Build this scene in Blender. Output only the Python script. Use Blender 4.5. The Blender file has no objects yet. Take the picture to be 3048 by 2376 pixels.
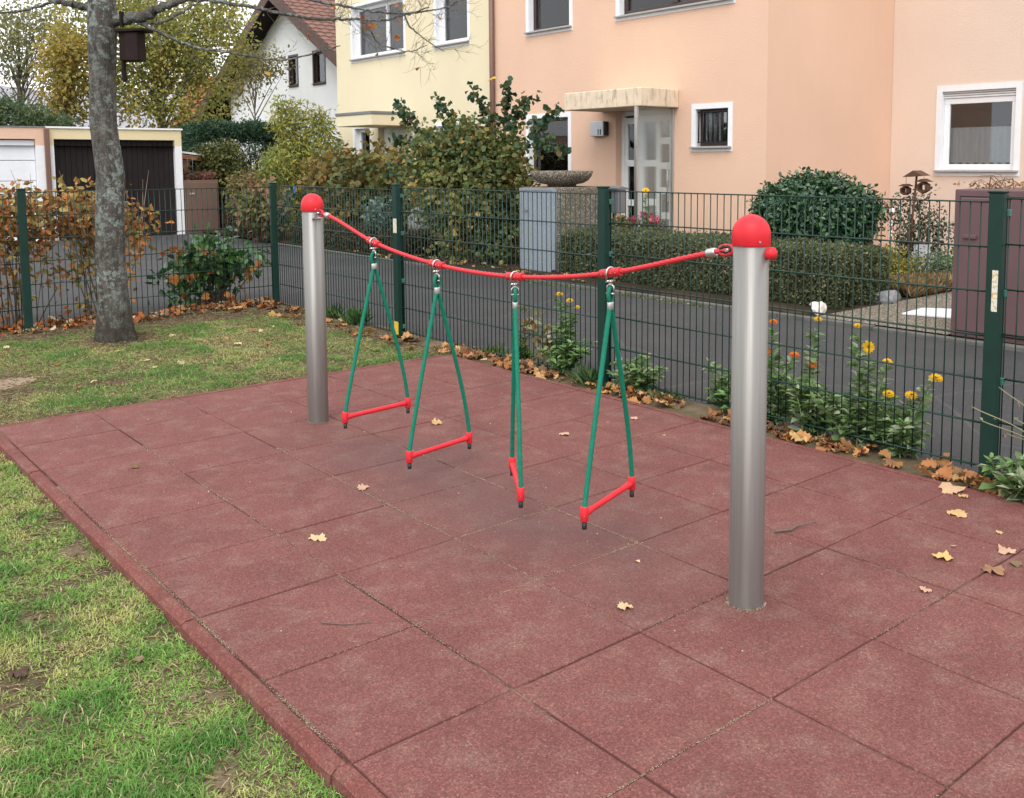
import bpy, bmesh, math, random
import numpy as np
from mathutils import Vector, Matrix

SC = bpy.context.scene
COL = SC.collection
R_ = math.radians
rng = np.random.default_rng(11)
random.seed(5)

# ------------------------------------------------------------------ camera
CAM_LOC = (-1.07309, -6.01944, 1.45392)
yaw, pitch, roll = 0.71142, 0.09824, -0.00456
def cam_axes():
    cy, sy, cp, sp = math.cos(yaw), math.sin(yaw), math.cos(pitch), math.sin(pitch)
    f = Vector((sy*cp, cy*cp, -sp)); r = Vector((cy, -sy, 0)); u = r.cross(f)
    c, s = math.cos(roll), math.sin(roll)
    return c*r + s*u, c*u - s*r, f
cr, cu, cf = cam_axes()
cam = bpy.data.cameras.new('camera')
camo = bpy.data.objects.new('camera', cam); COL.objects.link(camo)
camo.matrix_world = Matrix(((cr.x, cu.x, -cf.x, CAM_LOC[0]), (cr.y, cu.y, -cf.y, CAM_LOC[1]), (cr.z, cu.z, -cf.z, CAM_LOC[2]), (0, 0, 0, 1)))
cam.sensor_width = 36.0
cam.lens = 2885.53/3048*36
cam.shift_x = (1524-1658.28)/3048
cam.shift_y = -(1188-765.38)/3048
cam.clip_start = 0.05; cam.clip_end = 2000
SC.camera = camo

# ------------------------------------------------------------------ sky, sun, exposure
W = bpy.data.worlds.new('World'); SC.world = W; W.use_nodes = True
nt = W.node_tree; nt.nodes.clear()
sky = nt.nodes.new('ShaderNodeTexSky'); sky.sky_type = 'NISHITA'; sky.sun_disc = False
SUN_EL, SUN_AZ = 50, 232      # azimuth measured from +y clockwise
sky.sun_elevation = R_(SUN_EL); sky.sun_rotation = R_(SUN_AZ); sky.dust_density = 4.0; sky.air_density = 1.0
hs = nt.nodes.new('ShaderNodeHueSaturation'); hs.inputs['Saturation'].default_value = 0.10
mx = nt.nodes.new('ShaderNodeMix'); mx.data_type = 'RGBA'; mx.inputs[0].default_value = 0.80
mx.inputs[7].default_value = (11.5, 11.5, 11.65, 1)   # even cloud cover over the clear-sky dome
bg = nt.nodes.new('ShaderNodeBackground'); bg.inputs[1].default_value = 0.10
ow = nt.nodes.new('ShaderNodeOutputWorld')
nt.links.new(sky.outputs[0], hs.inputs['Color']); nt.links.new(hs.outputs[0], mx.inputs[6])
nt.links.new(mx.outputs[2], bg.inputs[0]); nt.links.new(bg.outputs[0], ow.inputs[0])
sun = bpy.data.lights.new('sun', 'SUN'); sun.energy = 1.2; sun.angle = R_(40); sun.color = (1, .97, .92)
suno = bpy.data.objects.new('sun', sun); COL.objects.link(suno)
_d = Vector((math.sin(R_(SUN_AZ))*math.cos(R_(SUN_EL)), math.cos(R_(SUN_AZ))*math.cos(R_(SUN_EL)), math.sin(R_(SUN_EL))))
suno.rotation_euler = _d.to_track_quat('Z', 'Y').to_euler(); suno.location = (0, 0, 12)
vs = SC.view_settings; vs.view_transform = 'Standard'; vs.look = 'None'; vs.gamma = 1; vs.use_curve_mapping = False
vs.exposure = 0.74
SC.render.resolution_x = 1024; SC.render.resolution_y = 798

# ------------------------------------------------------------------ materials
MATS = {}
class NT:
    def __init__(s, name):
        s.m = bpy.data.materials.new(name); s.m.use_nodes = True; s.t = s.m.node_tree; s.t.nodes.clear()
        s.out = s.t.nodes.new('ShaderNodeOutputMaterial')
    def n(s, typ, **kw):
        x = s.t.nodes.new(typ)
        for k, v in kw.items(): setattr(x, k, v)
        return x
    def l(s, a, b): s.t.links.new(a, b)
    def noise(s, scale, detail=3, rough=.55, vec=None, dist=0):
        x = s.n('ShaderNodeTexNoise'); x.inputs['Scale'].default_value = scale; x.inputs['Detail'].default_value = detail
        x.inputs['Roughness'].default_value = rough; x.inputs['Distortion'].default_value = dist
        if vec is not None: s.l(vec, x.inputs['Vector'])
        return x.outputs[0]
    def pos(s, sc=None):
        g = s.n('ShaderNodeNewGeometry')
        if sc is None: return g.outputs['Position']
        m = s.n('ShaderNodeMapping'); m.inputs['Scale'].default_value = sc; s.l(g.outputs['Position'], m.inputs['Vector']); return m.outputs[0]
    def ramp(s, v, stops):
        r = s.n('ShaderNodeValToRGB'); e = r.color_ramp.elements
        while len(e) > 1: e.remove(e[0])
        for i, (p, c) in enumerate(stops):
            q = e[0] if i == 0 else e.new(p)
            q.position = p
            q.color = (c, c, c, 1) if not isinstance(c, (tuple, list)) else (c[0], c[1], c[2], 1)
        s.l(v, r.inputs[0]); return r.outputs[0]
    def mix(s, f, a, b, mode='MIX'):
        x = s.n('ShaderNodeMix', data_type='RGBA', blend_type=mode)
        for i, v in ((0, f), (6, a), (7, b)):
            if hasattr(v, 'links'): s.l(v, x.inputs[i])
            elif i == 0: x.inputs[0].default_value = v
            else: x.inputs[i].default_value = (v[0], v[1], v[2], 1)
        return x.outputs[2]
    def math(s, op, a, b=0.0, clamp=False):
        x = s.n('ShaderNodeMath', operation=op); x.use_clamp = clamp
        for i, v in ((0, a), (1, b)):
            if hasattr(v, 'links'): s.l(v, x.inputs[i])
            else: x.inputs[i].default_value = v
        return x.outputs[0]
    def bsdf(s, col, rough=.6, metal=0, spec=.5, bump=None, bstr=.3, bdist=.01):
        b = s.n('ShaderNodeBsdfPrincipled')
        if hasattr(col, 'links'): s.l(col, b.inputs['Base Color'])
        else: b.inputs['Base Color'].default_value = (col[0], col[1], col[2], 1)
        if hasattr(rough, 'links'): s.l(rough, b.inputs['Roughness'])
        else: b.inputs['Roughness'].default_value = rough
        b.inputs['Metallic'].default_value = metal; b.inputs['Specular IOR Level'].default_value = spec
        if bump is not None:
            x = s.n('ShaderNodeBump'); x.inputs['Strength'].default_value = bstr; x.inputs['Distance'].default_value = bdist
            s.l(bump, x.inputs['Height']); s.l(x.outputs[0], b.inputs['Normal'])
        return b
    def done(s, sh):
        s.l(sh.outputs[0] if hasattr(sh, 'outputs') else sh, s.out.inputs[0]); return s.m

def plain(name, col, rough=.6, metal=0, spec=.5, var=.15, scale=8, bump=0, bscale=150, bdist=.002):
    if name in MATS: return MATS[name]
    t = NT(name); p = t.pos()
    n1 = t.noise(scale, 4, .6, p)
    f = t.ramp(n1, [(.25, 1-var), (.75, 1+var)])
    c = t.mix(1.0, col, f, 'MULTIPLY')
    b = t.noise(bscale, 2, .6, p) if bump else None
    MATS[name] = t.done(t.bsdf(c, rough, metal, spec, b, bump, bdist)); return MATS[name]

def leafmat(name, rough=.5, trans=.25, spec=.35):
    t = NT(name); a = t.n('ShaderNodeAttribute', attribute_name='Col')
    b = t.bsdf(a.outputs['Color'], rough, 0, spec)
    tr = t.n('ShaderNodeBsdfTranslucent'); t.l(a.outputs['Color'], tr.inputs[0])
    mxs = t.n('ShaderNodeMixShader'); mxs.inputs[0].default_value = trans
    t.l(b.outputs[0], mxs.inputs[1]); t.l(tr.outputs[0], mxs.inputs[2])
    MATS[name] = t.done(mxs.outputs[0]); return MATS[name]
M_LEAF = leafmat('leaf', .55, .28, .3)
M_TREELEAF = leafmat('tree_leaf', .6, .45, .2)
M_GLOSSLEAF = leafmat('glossy_leaf', .28, .12, .6)
M_GRASS = leafmat('grass_blade', .6, .3, .25)
M_DRYLEAF = leafmat('dry_leaf', .75, .15, .2)

def rubber_mat(name, base, kerb=False):
    t = NT(name); p = t.pos()
    oi = t.n('ShaderNodeObjectInfo')
    grit = t.noise(115, 4, .85, p); gran = t.n('ShaderNodeTexVoronoi'); gran.inputs['Scale'].default_value = 210; t.l(p, gran.inputs['Vector'])
    big = t.noise(2.3, 5, .62, p, .4); mid = t.noise(7, 5, .65, p)
    c = t.mix(t.ramp(big, [(.3, 0.0), (.7, 1.0)]), [v*.86 for v in base], [base[0]*1.12, base[1]*1.16, base[2]*1.16])
    # pale dust lying in patches
    dust = t.math('MULTIPLY', t.ramp(mid, [(.48, 0.0), (.78, .62)]), t.ramp(t.noise(95, 4, .8, p), [(.35, .2), (.65, 1.)]))
    c = t.mix(dust, c, (.30, .225, .175))
    # per granule tint and pale specks of wear
    c = t.mix(t.ramp(gran.outputs['Color'], [(.25, .0), (.9, .8)]), c, t.mix(1.0, c, (.55, .52, .53), 'MULTIPLY')); c = t.mix(t.ramp(gran.outputs['Color'], [(.05, .6), (.30, .0)]), c, t.mix(1.0, c, (1.6, 1.7, 1.65), 'MULTIPLY'))
    spk = t.ramp(grit, [(.60, 0.0), (.70, .6)]); c = t.mix(spk, c, (.44, .28, .22)); c = t.mix(t.ramp(grit, [(.32, .65), (.44, 0.)]), c, (.05, .022, .02))
    c = t.mix(t.ramp(oi.outputs['Random'], [(0, 0.0), (1, .22)]), c, t.mix(1.0, c, (.80, .86, .90), 'MULTIPLY'))
    if not kerb:
        # scuffed grey band ground in under the swinging steps
        sx = t.n('ShaderNodeSeparateXYZ'); t.l(p, sx.inputs[0])
        w = t.math('ADD', sx.outputs[0], t.math('MULTIPLY', t.noise(2.2, 4, .6, p), .8))
        dx = t.math('ABSOLUTE', t.math('SUBTRACT', w, 1.78)); fy = t.math('ABSOLUTE', t.math('ADD', sx.outputs[1], 2.55))
        m1 = t.ramp(dx, [(.05, 1.0), (.62, 0.0)]); m2 = t.ramp(t.math('DIVIDE', fy, 2.0), [(.35, 1.0), (.85, 0.0)])
        c = t.mix(t.math('MULTIPLY', t.math('MULTIPLY', m1, m2), .5), c, (.092, .062, .060))
    h = t.math('ADD', t.math('MULTIPLY', gran.outputs['Distance'], .6), grit)
    m = t.done(t.bsdf(c, .85, 0, .25, h, .55, .003)); MATS[name] = m; return m
M_TILE = rubber_mat('rubber_granulate', (.188, .068, .060))
M_KERB = rubber_mat('rubber_edging', (.185, .060, .050), True)

def joint_mat():
    t = NT('joint_sand'); p = t.pos()
    n = t.noise(1.5, 6, .75, p); f = t.noise(300, 3, .75, p)
    c = t.mix(t.ramp(n, [(.52, 0.0), (.66, .75)]), (.085, .038, .032), (.33, .25, .18))
    c = t.mix(t.ramp(f, [(.3, .0), (.7, .5)]), c, t.mix(1., c, (.5, .5, .5), 'MULTIPLY'))
    return t.done(t.bsdf(c, .95, 0, .1, f, .6, .003))
M_JOINT = joint_mat()

def asphalt_mat():
    t = NT('asphalt'); p = t.pos()
    big = t.noise(.7, 5, .6, p); f = t.noise(220, 2, .7, p); v = t.n('ShaderNodeTexVoronoi'); v.inputs['Scale'].default_value = 150; t.l(p, v.inputs['Vector'])
    c = t.mix(t.ramp(big, [(.3, 0.), (.7, 1.)]), (.027, .027, .0295), (.039, .0385, .041))
    c = t.mix(t.math('MULTIPLY', t.ramp(t.noise(.9, 5, .7, p, .5), [(.5, 0.), (.62, 1.)]), .45), c, (.060, .058, .055))
    c = t.mix(t.ramp(v.outputs['Color'], [(0.2, 0.), (1, .7)]), c, (.082, .080, .080))
    # thin pale cracks
    w = t.n('ShaderNodeTexVoronoi', feature='DISTANCE_TO_EDGE'); w.inputs['Scale'].default_value = .42
    wp = t.n('ShaderNodeMix', data_type='VECTOR'); wp.inputs[0].default_value = .12
    nz = t.n('ShaderNodeTexNoise'); nz.inputs['Scale'].default_value = 1.6; t.l(p, nz.inputs['Vector'])
    t.l(p, wp.inputs[4]); t.l(nz.outputs[1], wp.inputs[5]); t.l(wp.outputs[1], w.inputs['Vector'])
    c = t.mix(t.math('MULTIPLY', t.ramp(w.outputs[0], [(0, 1.), (.006, 0.)]), .22), c, (.17, .165, .15))
    return t.done(t.bsdf(c, .8, 0, .3, f, .5, .004))
M_ASPH = asphalt_mat()

def soil_mat(name, a, b, c3, s1=1.6):
    t = NT(name); p = t.pos()
    n = t.noise(s1, 5, .65, p); f = t.noise(90, 4, .7, p)
    c = t.ramp(n, [(.3, a), (.52, b), (.72, c3)])
    c = t.mix(t.ramp(f, [(.3, 0.), (.7, .7)]), c, t.mix(1., c, (.45, .45, .45), 'MULTIPLY'))
    return t.done(t.bsdf(c, .95, 0, .1, f, .9, .012))
M_SOIL = soil_mat('lawn_soil', (.085, .060, .038), (.16, .125, .075), (.30, .225, .15))
M_BED = soil_mat('bed_soil', (.03, .022, .015), (.06, .042, .028), (.10, .07, .045))
M_FIELD = soil_mat('far_field', (.06, .08, .03), (.09, .10, .04), (.10, .10, .05), .05)

def stucco_mat(name, col, dirt=(.55, .5, .45), dv=.12):
    t = NT(name); p = t.pos(); ps = t.pos((1.2, 1.2, .22))
    n = t.noise(1.3, 5, .6, ps); f = t.noise(140, 3, .7, p); m = t.noise(.6, 3, .5, p)
    c = t.mix(t.ramp(m, [(.3, 0.), (.7, 1.)]), [v*.95 for v in col], [min(1, v*1.03) for v in col])
    c = t.mix(t.math('MULTIPLY', t.ramp(n, [(.46, 0.), (.8, 1.)]), dv), c, dirt)
    c = t.mix(t.math('MULTIPLY', t.ramp(t.noise(1., 6, .7, t.pos((4, 4, .35))), [(.55, 0.), (.75, 1.)]), .08), c, dirt)
    c = t.mix(t.ramp(f, [(.3, .0), (.7, .30)]), c, t.mix(1., c, (.72, .72, .72), 'MULTIPLY'))
    MATS[name] = t.done(t.bsdf(c, .9, 0, .2, t.noise(75, 4, .8, p), .8, .012)); return MATS[name]
M_PEACH = stucco_mat('peach_render', (.80, .54, .40), (.66, .44, .33), .16)
M_YELLOW = stucco_mat('yellow_render', (.82, .725, .51), (.72, .63, .45), .14)
M_PALE = stucco_mat('pale_peach_render', (.80, .625, .515), (.66, .53, .45), .2)
M_WHITEWALL = stucco_mat('white_render', (.90, .91, .94), (.74, .76, .80), .25)
M_CREAM = stucco_mat('cream_render', (.80, .68, .43), (.62, .52, .36), .3)

def canopy_mat():
    t = NT('weathered_concrete'); p = t.pos(); ps = t.pos((5, 5, 1.4))
    n = t.noise(2.2, 6, .7, ps, .3); n2 = t.noise(9, 5, .7, p); f = t.noise(200, 3, .7, p)
    c = t.mix(t.ramp(n2, [(.3, 0.), (.7, 1.)]), (.66, .53, .39), (.76, .64, .50))
    c = t.mix(t.ramp(n, [(.52, 0.), (.72, .8)]), c, (.21, .165, .11))
    return t.done(t.bsdf(c, .9, 0, .2, f, .5, .004))
M_CANOPY = canopy_mat()

def steel_mat():
    t = NT('brushed_steel'); ps = t.pos((260, 260, 2.5)); p = t.pos(); pw = t.pos((28, 28, .6))
    n = t.noise(1., 3, .6, ps); st = t.noise(1., 5, .65, pw)
    c = t.mix(t.ramp(st, [(.45, 0.), (.75, .8)]), (.37, .363, .352), (.26, .243, .21))
    c = t.mix(t.ramp(t.noise(30, 4, .7, p), [(.68, 0.), (.74, .5)]), c, (.20, .18, .16))
    b = t.bsdf(c, t.ramp(n, [(.3, .46), (.7, .58)]), .72, .4, n, .15, .0006)
    b.inputs['Anisotropic'].default_value = .93; b.inputs['Anisotropic Rotation'].default_value = .25
    tg_ = t.n('ShaderNodeTangent', direction_type='RADIAL', axis='Z'); t.l(tg_.outputs[0], b.inputs['Tangent'])
    return t.done(b)
M_STEEL = steel_mat()
def bark_mat():
    t = NT('bark_with_lichen'); p = t.pos(); ps = t.pos((30, 30, 5.5))
    n = t.noise(1., 6, .75, ps, .5); f = t.noise(75, 4, .75, p); lv = t.noise(17, 8, .80, p, .2); l2 = t.noise(55, 5, .8, p)
    c = t.ramp(n, [(.30, (.030, .026, .022)), (.47, (.098, .088, .078)), (.70, (.20, .185, .168))])
    c = t.mix(t.ramp(f, [(.35, .55), (.55, 0.)]), c, (.05, .04, .034))
    big = t.ramp(t.noise(2.2, 3, .5, p), [(.30, 0.15), (.55, 1.)])
    c = t.mix(t.math('MULTIPLY', t.ramp(lv, [(.515, 0.), (.535, .9)]), big), c, t.ramp(l2, [(.3, (.17, .21, .19)), (.7, (.40, .46, .44))]))
    c = t.mix(t.ramp(l2, [(.60, 0.), (.64, .7)]), c, (.36, .37, .34))
    sx = t.n('ShaderNodeSeparateXYZ'); t.l(p, sx.inputs[0])
    dark_foot = t.math('MULTIPLY', t.ramp(t.math('ADD', sx.outputs[2], t.math('MULTIPLY', l2, .3)), [(.25, 1.), (.45, 0.)]), .75)  # bark colour turns darker brown towards the foot of the trunk
    c = t.mix(dark_foot, c, (.042, .034, .024))
    h = t.math('ADD', n, t.math('MULTIPLY', f, .4))
    return t.done(t.bsdf(c, .9, 0, .2, h, 1.0, .035))
M_BARK = bark_mat()
M_TWIG = plain('twig_bark', (.13, .11, .09), .85, var=.3, scale=14, bump=.5, bscale=60)
M_STEM = plain('brown_stem', (.10, .075, .05), .85, var=.3)
M_GSTEM = plain('green_stem', (.14, .19, .07), .6, var=.2)
def agg_mat():
    t = NT('exposed_aggregate'); p = t.pos()
    v = t.n('ShaderNodeTexVoronoi'); v.inputs['Scale'].default_value = 62; t.l(p, v.inputs['Vector'])
    c = t.ramp(v.outputs['Color'], [(.1, (.10, .085, .065)), (.45, (.28, .24, .18)), (.75, (.42, .37, .29)), (1, (.55, .52, .46))])
    c = t.mix(t.ramp(v.outputs['Distance'], [(.35, 0.), (.6, .85)]), c, (.07, .06, .05))
    c = t.mix(t.ramp(t.noise(2.5, 4, .6, p), [(.45, 0.), (.75, .45)]), c, (.10, .09, .06))
    hh = t.math('SUBTRACT', 1.0, v.outputs['Distance'])
    return t.done(t.bsdf(c, .8, 0, .3, hh, .9, .006))
M_AGG = agg_mat()
def galv_mat():
    t = NT('galvanised_sheet'); p = t.pos()
    v = t.n('ShaderNodeTexVoronoi'); v.inputs['Scale'].default_value = 90; t.l(p, v.inputs['Vector'])
    c = t.ramp(v.outputs['Color'], [(0, (.20, .235, .275)), (.8, (.27, .31, .35)), (1, (.42, .46, .50))])
    return t.done(t.bsdf(c, .55, .25, .5))
M_GALV = galv_mat()
def rooftile_mat(name, col):
    return plain(name, col, .8, var=.35, scale=5, bump=.4, bscale=60)
M_ROOFTILE = rooftile_mat('brown_roof_tile', (.17, .085, .065))
M_ORANGETILE = rooftile_mat('orange_roof_tile', (.42, .13, .055))
def glass_mat(name, tint=(.02, .022, .025), ref=.35, transp=.45):
    t = NT(name); fr = t.n('ShaderNodeFresnel'); fr.inputs[0].default_value = 1.5
    g = t.n('ShaderNodeBsdfGlossy'); g.inputs['Roughness'].default_value = .03; g.inputs[0].default_value = (.9, .92, .95, 1)
    tr = t.n('ShaderNodeBsdfTransparent'); tr.inputs[0].default_value = (.82, .84, .85, 1)
    f = t.math('MULTIPLY', fr.outputs[0], 1.5, True)
    m = t.n('ShaderNodeMixShader'); t.l(f, m.inputs[0]); t.l(tr.outputs[0], m.inputs[1]); t.l(g.outputs[0], m.inputs[2])
    return t.done(m.outputs[0])
M_GLASS = glass_mat('window_glass')
def ribglass_mat():
    t = NT('ribbed_glass'); ps = t.pos((6, 6, 1)); wv = t.n('ShaderNodeTexWave', bands_direction='Z'); wv.inputs['Scale'].default_value = 22; t.l(t.pos(), wv.inputs['Vector'])
    tr = t.n('ShaderNodeBsdfTransparent'); tr.inputs[0].default_value = (.88, .91, .90, 1)
    rf_ = t.n('ShaderNodeBsdfRefraction'); rf_.inputs['Roughness'].default_value = .14; rf_.inputs['IOR'].default_value = 1.03; rf_.inputs[0].default_value = (.92, .95, .94, 1)
    df = t.n('ShaderNodeBsdfDiffuse'); df.inputs[0].default_value = (.62, .66, .66, 1)
    gl = t.n('ShaderNodeBsdfGlossy'); gl.inputs['Roughness'].default_value = .15
    x = t.n('ShaderNodeBump'); x.inputs['Strength'].default_value = .3; x.inputs['Distance'].default_value = .004
    t.l(wv.outputs[0], x.inputs['Height'])
    for q in (rf_, gl): t.l(x.outputs[0], q.inputs['Normal'])
    def mixs(f, p_, q):
        m_ = t.n('ShaderNodeMixShader'); m_.inputs[0].default_value = f; t.l(p_, m_.inputs[1]); t.l(q, m_.inputs[2]); return m_.outputs[0]
    return t.done(mixs(.07, mixs(.14, mixs(.45, rf_.outputs[0], tr.outputs[0]), df.outputs[0]), gl.outputs[0]))
M_RIBGLASS = ribglass_mat()
M_RED = plain('red_plastic', (.64, .022, .034), .5, spec=.3, var=.10, scale=14, bump=.25, bscale=420, bdist=.0006)
M_SLEEVE = plain('red_sleeve', (.50, .018, .026), .45, spec=.35, var=.12, scale=30)
M_REDROPE = plain('red_rope_fibre', (.58, .026, .040), .62, var=.12, scale=60, bump=.4, bscale=500, bdist=.0008)
M_GREENROPE = plain('green_rope_fibre', (.006, .165, .105), .65, spec=.25, var=.16, scale=40, bump=.4, bscale=500, bdist=.0008)
M_BLACK = plain('black_rubber', (.012, .012, .013), .5, var=.1)
M_CHROME = plain('bare_steel', (.58, .575, .56), .32, 1, var=.1, scale=60)
M_ALU = plain('aluminium_ferrule', (.56, .56, .56), .42, .9, var=.1, scale=60)
M_FGREEN = plain('green_powder_coat', (.0042, .030, .022), .45, spec=.35, var=.14, scale=9, bump=.2, bscale=240, bdist=.0008)
M_CLIP = plain('clip_green', (.035, .13, .105), .45, var=.1)
M_WHITE = plain('white_paint', (.78, .79, .82), .5, var=.05)
M_WPLASTIC = plain('white_window_plastic', (.80, .81, .83), .35, var=.03)
M_DBROWN = plain('dark_brown_wood', (.018, .012, .0105), .7, spec=.12, var=.25, bump=.3)
M_DFRAME = plain('dark_window_frame', (.045, .026, .022), .4, var=.15)
M_BROWNMETAL = plain('brown_sheet_metal', (.155, .095, .072), .5, var=.08, scale=4)
M_MAUVE = plain('mauve_brown_sheet', (.115, .062, .066), .5, var=.09, scale=3)
M_PIPE = plain('brown_downpipe', (.165, .085, .062), .5, var=.1)
M_GREYSILL = plain('grey_sill', (.36, .345, .345), .5, var=.1)
M_GREYMETAL = plain('grey_mail_metal', (.185, .195, .215), .45, .2, var=.08)
M_SILVER = plain('silver_lamp_metal', (.50, .52, .55), .38, .45, var=.05)
M_STONE = plain('grey_stone', (.20, .20, .21), .85, var=.35, scale=14, bump=.6, bscale=50, bdist=.01)
M_WSTONE = plain('white_stone', (.66, .62, .56), .8, var=.2, scale=20, bump=.6, bscale=40, bdist=.01)
M_ROOM = plain('dim_room', (.10, .098, .096), .9, var=.1)
M_CURTAIN = plain('net_curtain', (.82, .84, .84), .9, var=.08, scale=30)
M_WOOD = plain('orange_wood', (.30, .135, .055), .7, var=.25, scale=12)
M_FEEDER = plain('feeder_wood', (.085, .04, .022), .7, var=.3, scale=30)
M_YELLOWTAPE = plain('yellow_tape', (.62, .40, .03), .6, var=.2, scale=60)
M_BLUE = plain('blue_plastic', (.02, .12, .46), .5, var=.12, scale=10)
M_SECT = plain('white_garage_door', (.76, .78, .82), .45, var=.04)
M_GDOOR = plain('brown_garage_door', (.019, .015, .0145), .7, spec=.15, var=.3, scale=3)
M_MOSS = plain('moss', (.11, .13, .02), .95, var=.5, scale=60, bump=.9, bscale=120, bdist=.01)
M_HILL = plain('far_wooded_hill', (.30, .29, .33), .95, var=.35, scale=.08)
M_DGATE = plain('dark_green_gate', (.012, .03, .022), .5, var=.2)
def sticker_mat():
    t = NT('faded_sticker'); p = t.pos(); n = t.noise(60, 4, .7, p)
    c = t.mix(t.ramp(n, [(.50, 0.), (.56, 1.)]), (.62, .64, .64), (.55, .38, .06))
    return t.done(t.bsdf(c, .6))
M_STICKER = sticker_mat()

# ------------------------------------------------------------------ mesh helpers
class MB:
    def __init__(s): s.v = []; s.f = []; s.sm = []
    def add(s, vs_, fs, smooth=False):
        o = len(s.v); s.v.extend([tuple(v) for v in vs_]); s.f.extend([tuple(i+o for i in f) for f in fs]); s.sm.extend([smooth]*len(fs)); return s
    def box(s, c, d, M=None):
        hx, hy, hz = d[0]/2, d[1]/2, d[2]/2
        vv = [Vector((x, y, z)) for x in (-hx, hx) for y in (-hy, hy) for z in (-hz, hz)]
        if M is not None: vv = [M @ v for v in vv]
        c = Vector(c)
        return s.add([v+c for v in vv], [(0, 1, 3, 2), (4, 6, 7, 5), (0, 4, 5, 1), (2, 3, 7, 6), (0, 2, 6, 4), (1, 5, 7, 3)])
    def bb(s, x0, x1, y0, y1, z0, z1): return s.box(((x0+x1)/2, (y0+y1)/2, (z0+z1)/2), (x1-x0, y1-y0, z1-z0))
    def tube(s, pts, r, n=8, caps=True, smooth=True, lob=0, amp=0, twist=0):
        pts = [Vector(p) for p in pts]; m = len(pts)
        rs = [float(q) for q in r] if isinstance(r, (list, tuple)) else [float(r)]*m
        T = [(pts[min(i+1, m-1)]-pts[max(i-1, 0)]).normalized() for i in range(m)]
        a = Vector((0, 0, 1)) if abs(T[0].z) < .9 else Vector((1, 0, 0))
        N = T[0].cross(a).normalized(); vs_ = []; dist = 0
        for i in range(m):
            if i: dist += (pts[i]-pts[i-1]).length
            N = (N - T[i]*N.dot(T[i])).normalized(); B = T[i].cross(N)
            for k in range(n):
                th = 2*math.pi*k/n
                rr = rs[i]*(1+amp*math.cos(lob*th - twist*dist)) if lob else rs[i]
                vs_.append(pts[i]+rr*(math.cos(th)*N+math.sin(th)*B))
        fs = [(i*n+k, i*n+(k+1) % n, (i+1)*n+(k+1) % n, (i+1)*n+k) for i in range(m-1) for k in range(n)]
        s.add(vs_, fs, smooth)
        if caps:
            o = len(s.v)-m*n
            s.f.append(tuple(o+k for k in reversed(range(n)))); s.sm.append(False)
            s.f.append(tuple(o+(m-1)*n+k for k in range(n))); s.sm.append(False)
        return s
    def lathe(s, prof, c, n=24, smooth=True):
        vs_ = []; c = Vector(c)
        for r, z in prof:
            for k in range(n):
                th = 2*math.pi*k/n; vs_.append(c+Vector((r*math.cos(th), r*math.sin(th), z)))
        m = len(prof)
        return s.add(vs_, [(i*n+k, i*n+(k+1) % n, (i+1)*n+(k+1) % n, (i+1)*n+k) for i in range(m-1) for k in range(n)], smooth)
    def prism(s, poly, off):
        """poly: list of 3-D points (planar), extruded by vector off"""
        n = len(poly); a = [Vector(p) for p in poly]; off = Vector(off)
        fs = [tuple(range(n)), tuple(reversed(range(n, 2*n)))] + [(i, n+i, n+(i+1) % n, (i+1) % n) for i in range(n)]
        return s.add(a+[p+off for p in a], fs)
    def blob(s, c, r, seed, amp=.18, sub=3):
        bm = bmesh.new(); bmesh.ops.create_icosphere(bm, subdivisions=sub, radius=1)
        g = np.random.default_rng(seed); ph = g.uniform(0, 6, (6, 3)); fr = g.uniform(1.2, 4, (6, 3))
        vs_ = []
        for v in bm.verts:
            q = v.co.normalized(); k = 1+amp*sum(math.sin(q.x*fr[i][0]+ph[i][0])*math.cos(q.y*fr[i][1]+ph[i][1])*math.sin(q.z*fr[i][2]+ph[i][2]) for i in range(6))
            vs_.append((c[0]+q.x*r[0]*k, c[1]+q.y*r[1]*k, c[2]+q.z*r[2]*k))
        fs = [tuple(v.index for v in f.verts) for f in bm.faces]; bm.free()
        return s.add(vs_, fs, False)

def root_loc(o):
    while o.parent is not None: o = o.parent
    return o.location
def meta(o, label=None, cat=None, group=None, kind=None):
    if label: o['label'] = label
    if cat: o['category'] = cat
    if group: o['group'] = group
    if kind: o['kind'] = kind
    return o
def thing(name, loc, label, cat, group=None):
    o = bpy.data.objects.new(name, None); o.location = loc; o.empty_display_size = .1; COL.objects.link(o)
    return meta(o, label, cat, group)
def link(name, me, parent=None, org=(0, 0, 0)):
    o = bpy.data.objects.new(name, me); COL.objects.link(o)
    if parent is not None: o.parent = parent
    else: o.location = org
    return o
def put(name, mb, mat, parent=None, org=None, bevel=0, seg=2):
    V = np.array(mb.v, float)
    if parent is not None: L = np.array(root_loc(parent))
    else: L = np.array(org if org is not None else ((V[:, 0].min()+V[:, 0].max())/2, (V[:, 1].min()+V[:, 1].max())/2, V[:, 2].min()))
    me = bpy.data.meshes.new(name); me.from_pydata((V-L).tolist(), [], mb.f)
    me.polygons.foreach_set('use_smooth', mb.sm); me.materials.append(mat)
    bm = bmesh.new(); bm.from_mesh(me); bmesh.ops.recalc_face_normals(bm, faces=bm.faces); bm.to_mesh(me); bm.free(); me.update()
    o = link(name, me, parent, L)
    if bevel:
        b = o.modifiers.new('bevel', 'BEVEL'); b.width = bevel; b.segments = seg; b.limit_method = 'ANGLE'
    return o
def dup(o, parent, loc, name=None):
    c = o.copy(); COL.objects.link(c); c.parent = parent; c.location = loc; return c

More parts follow.
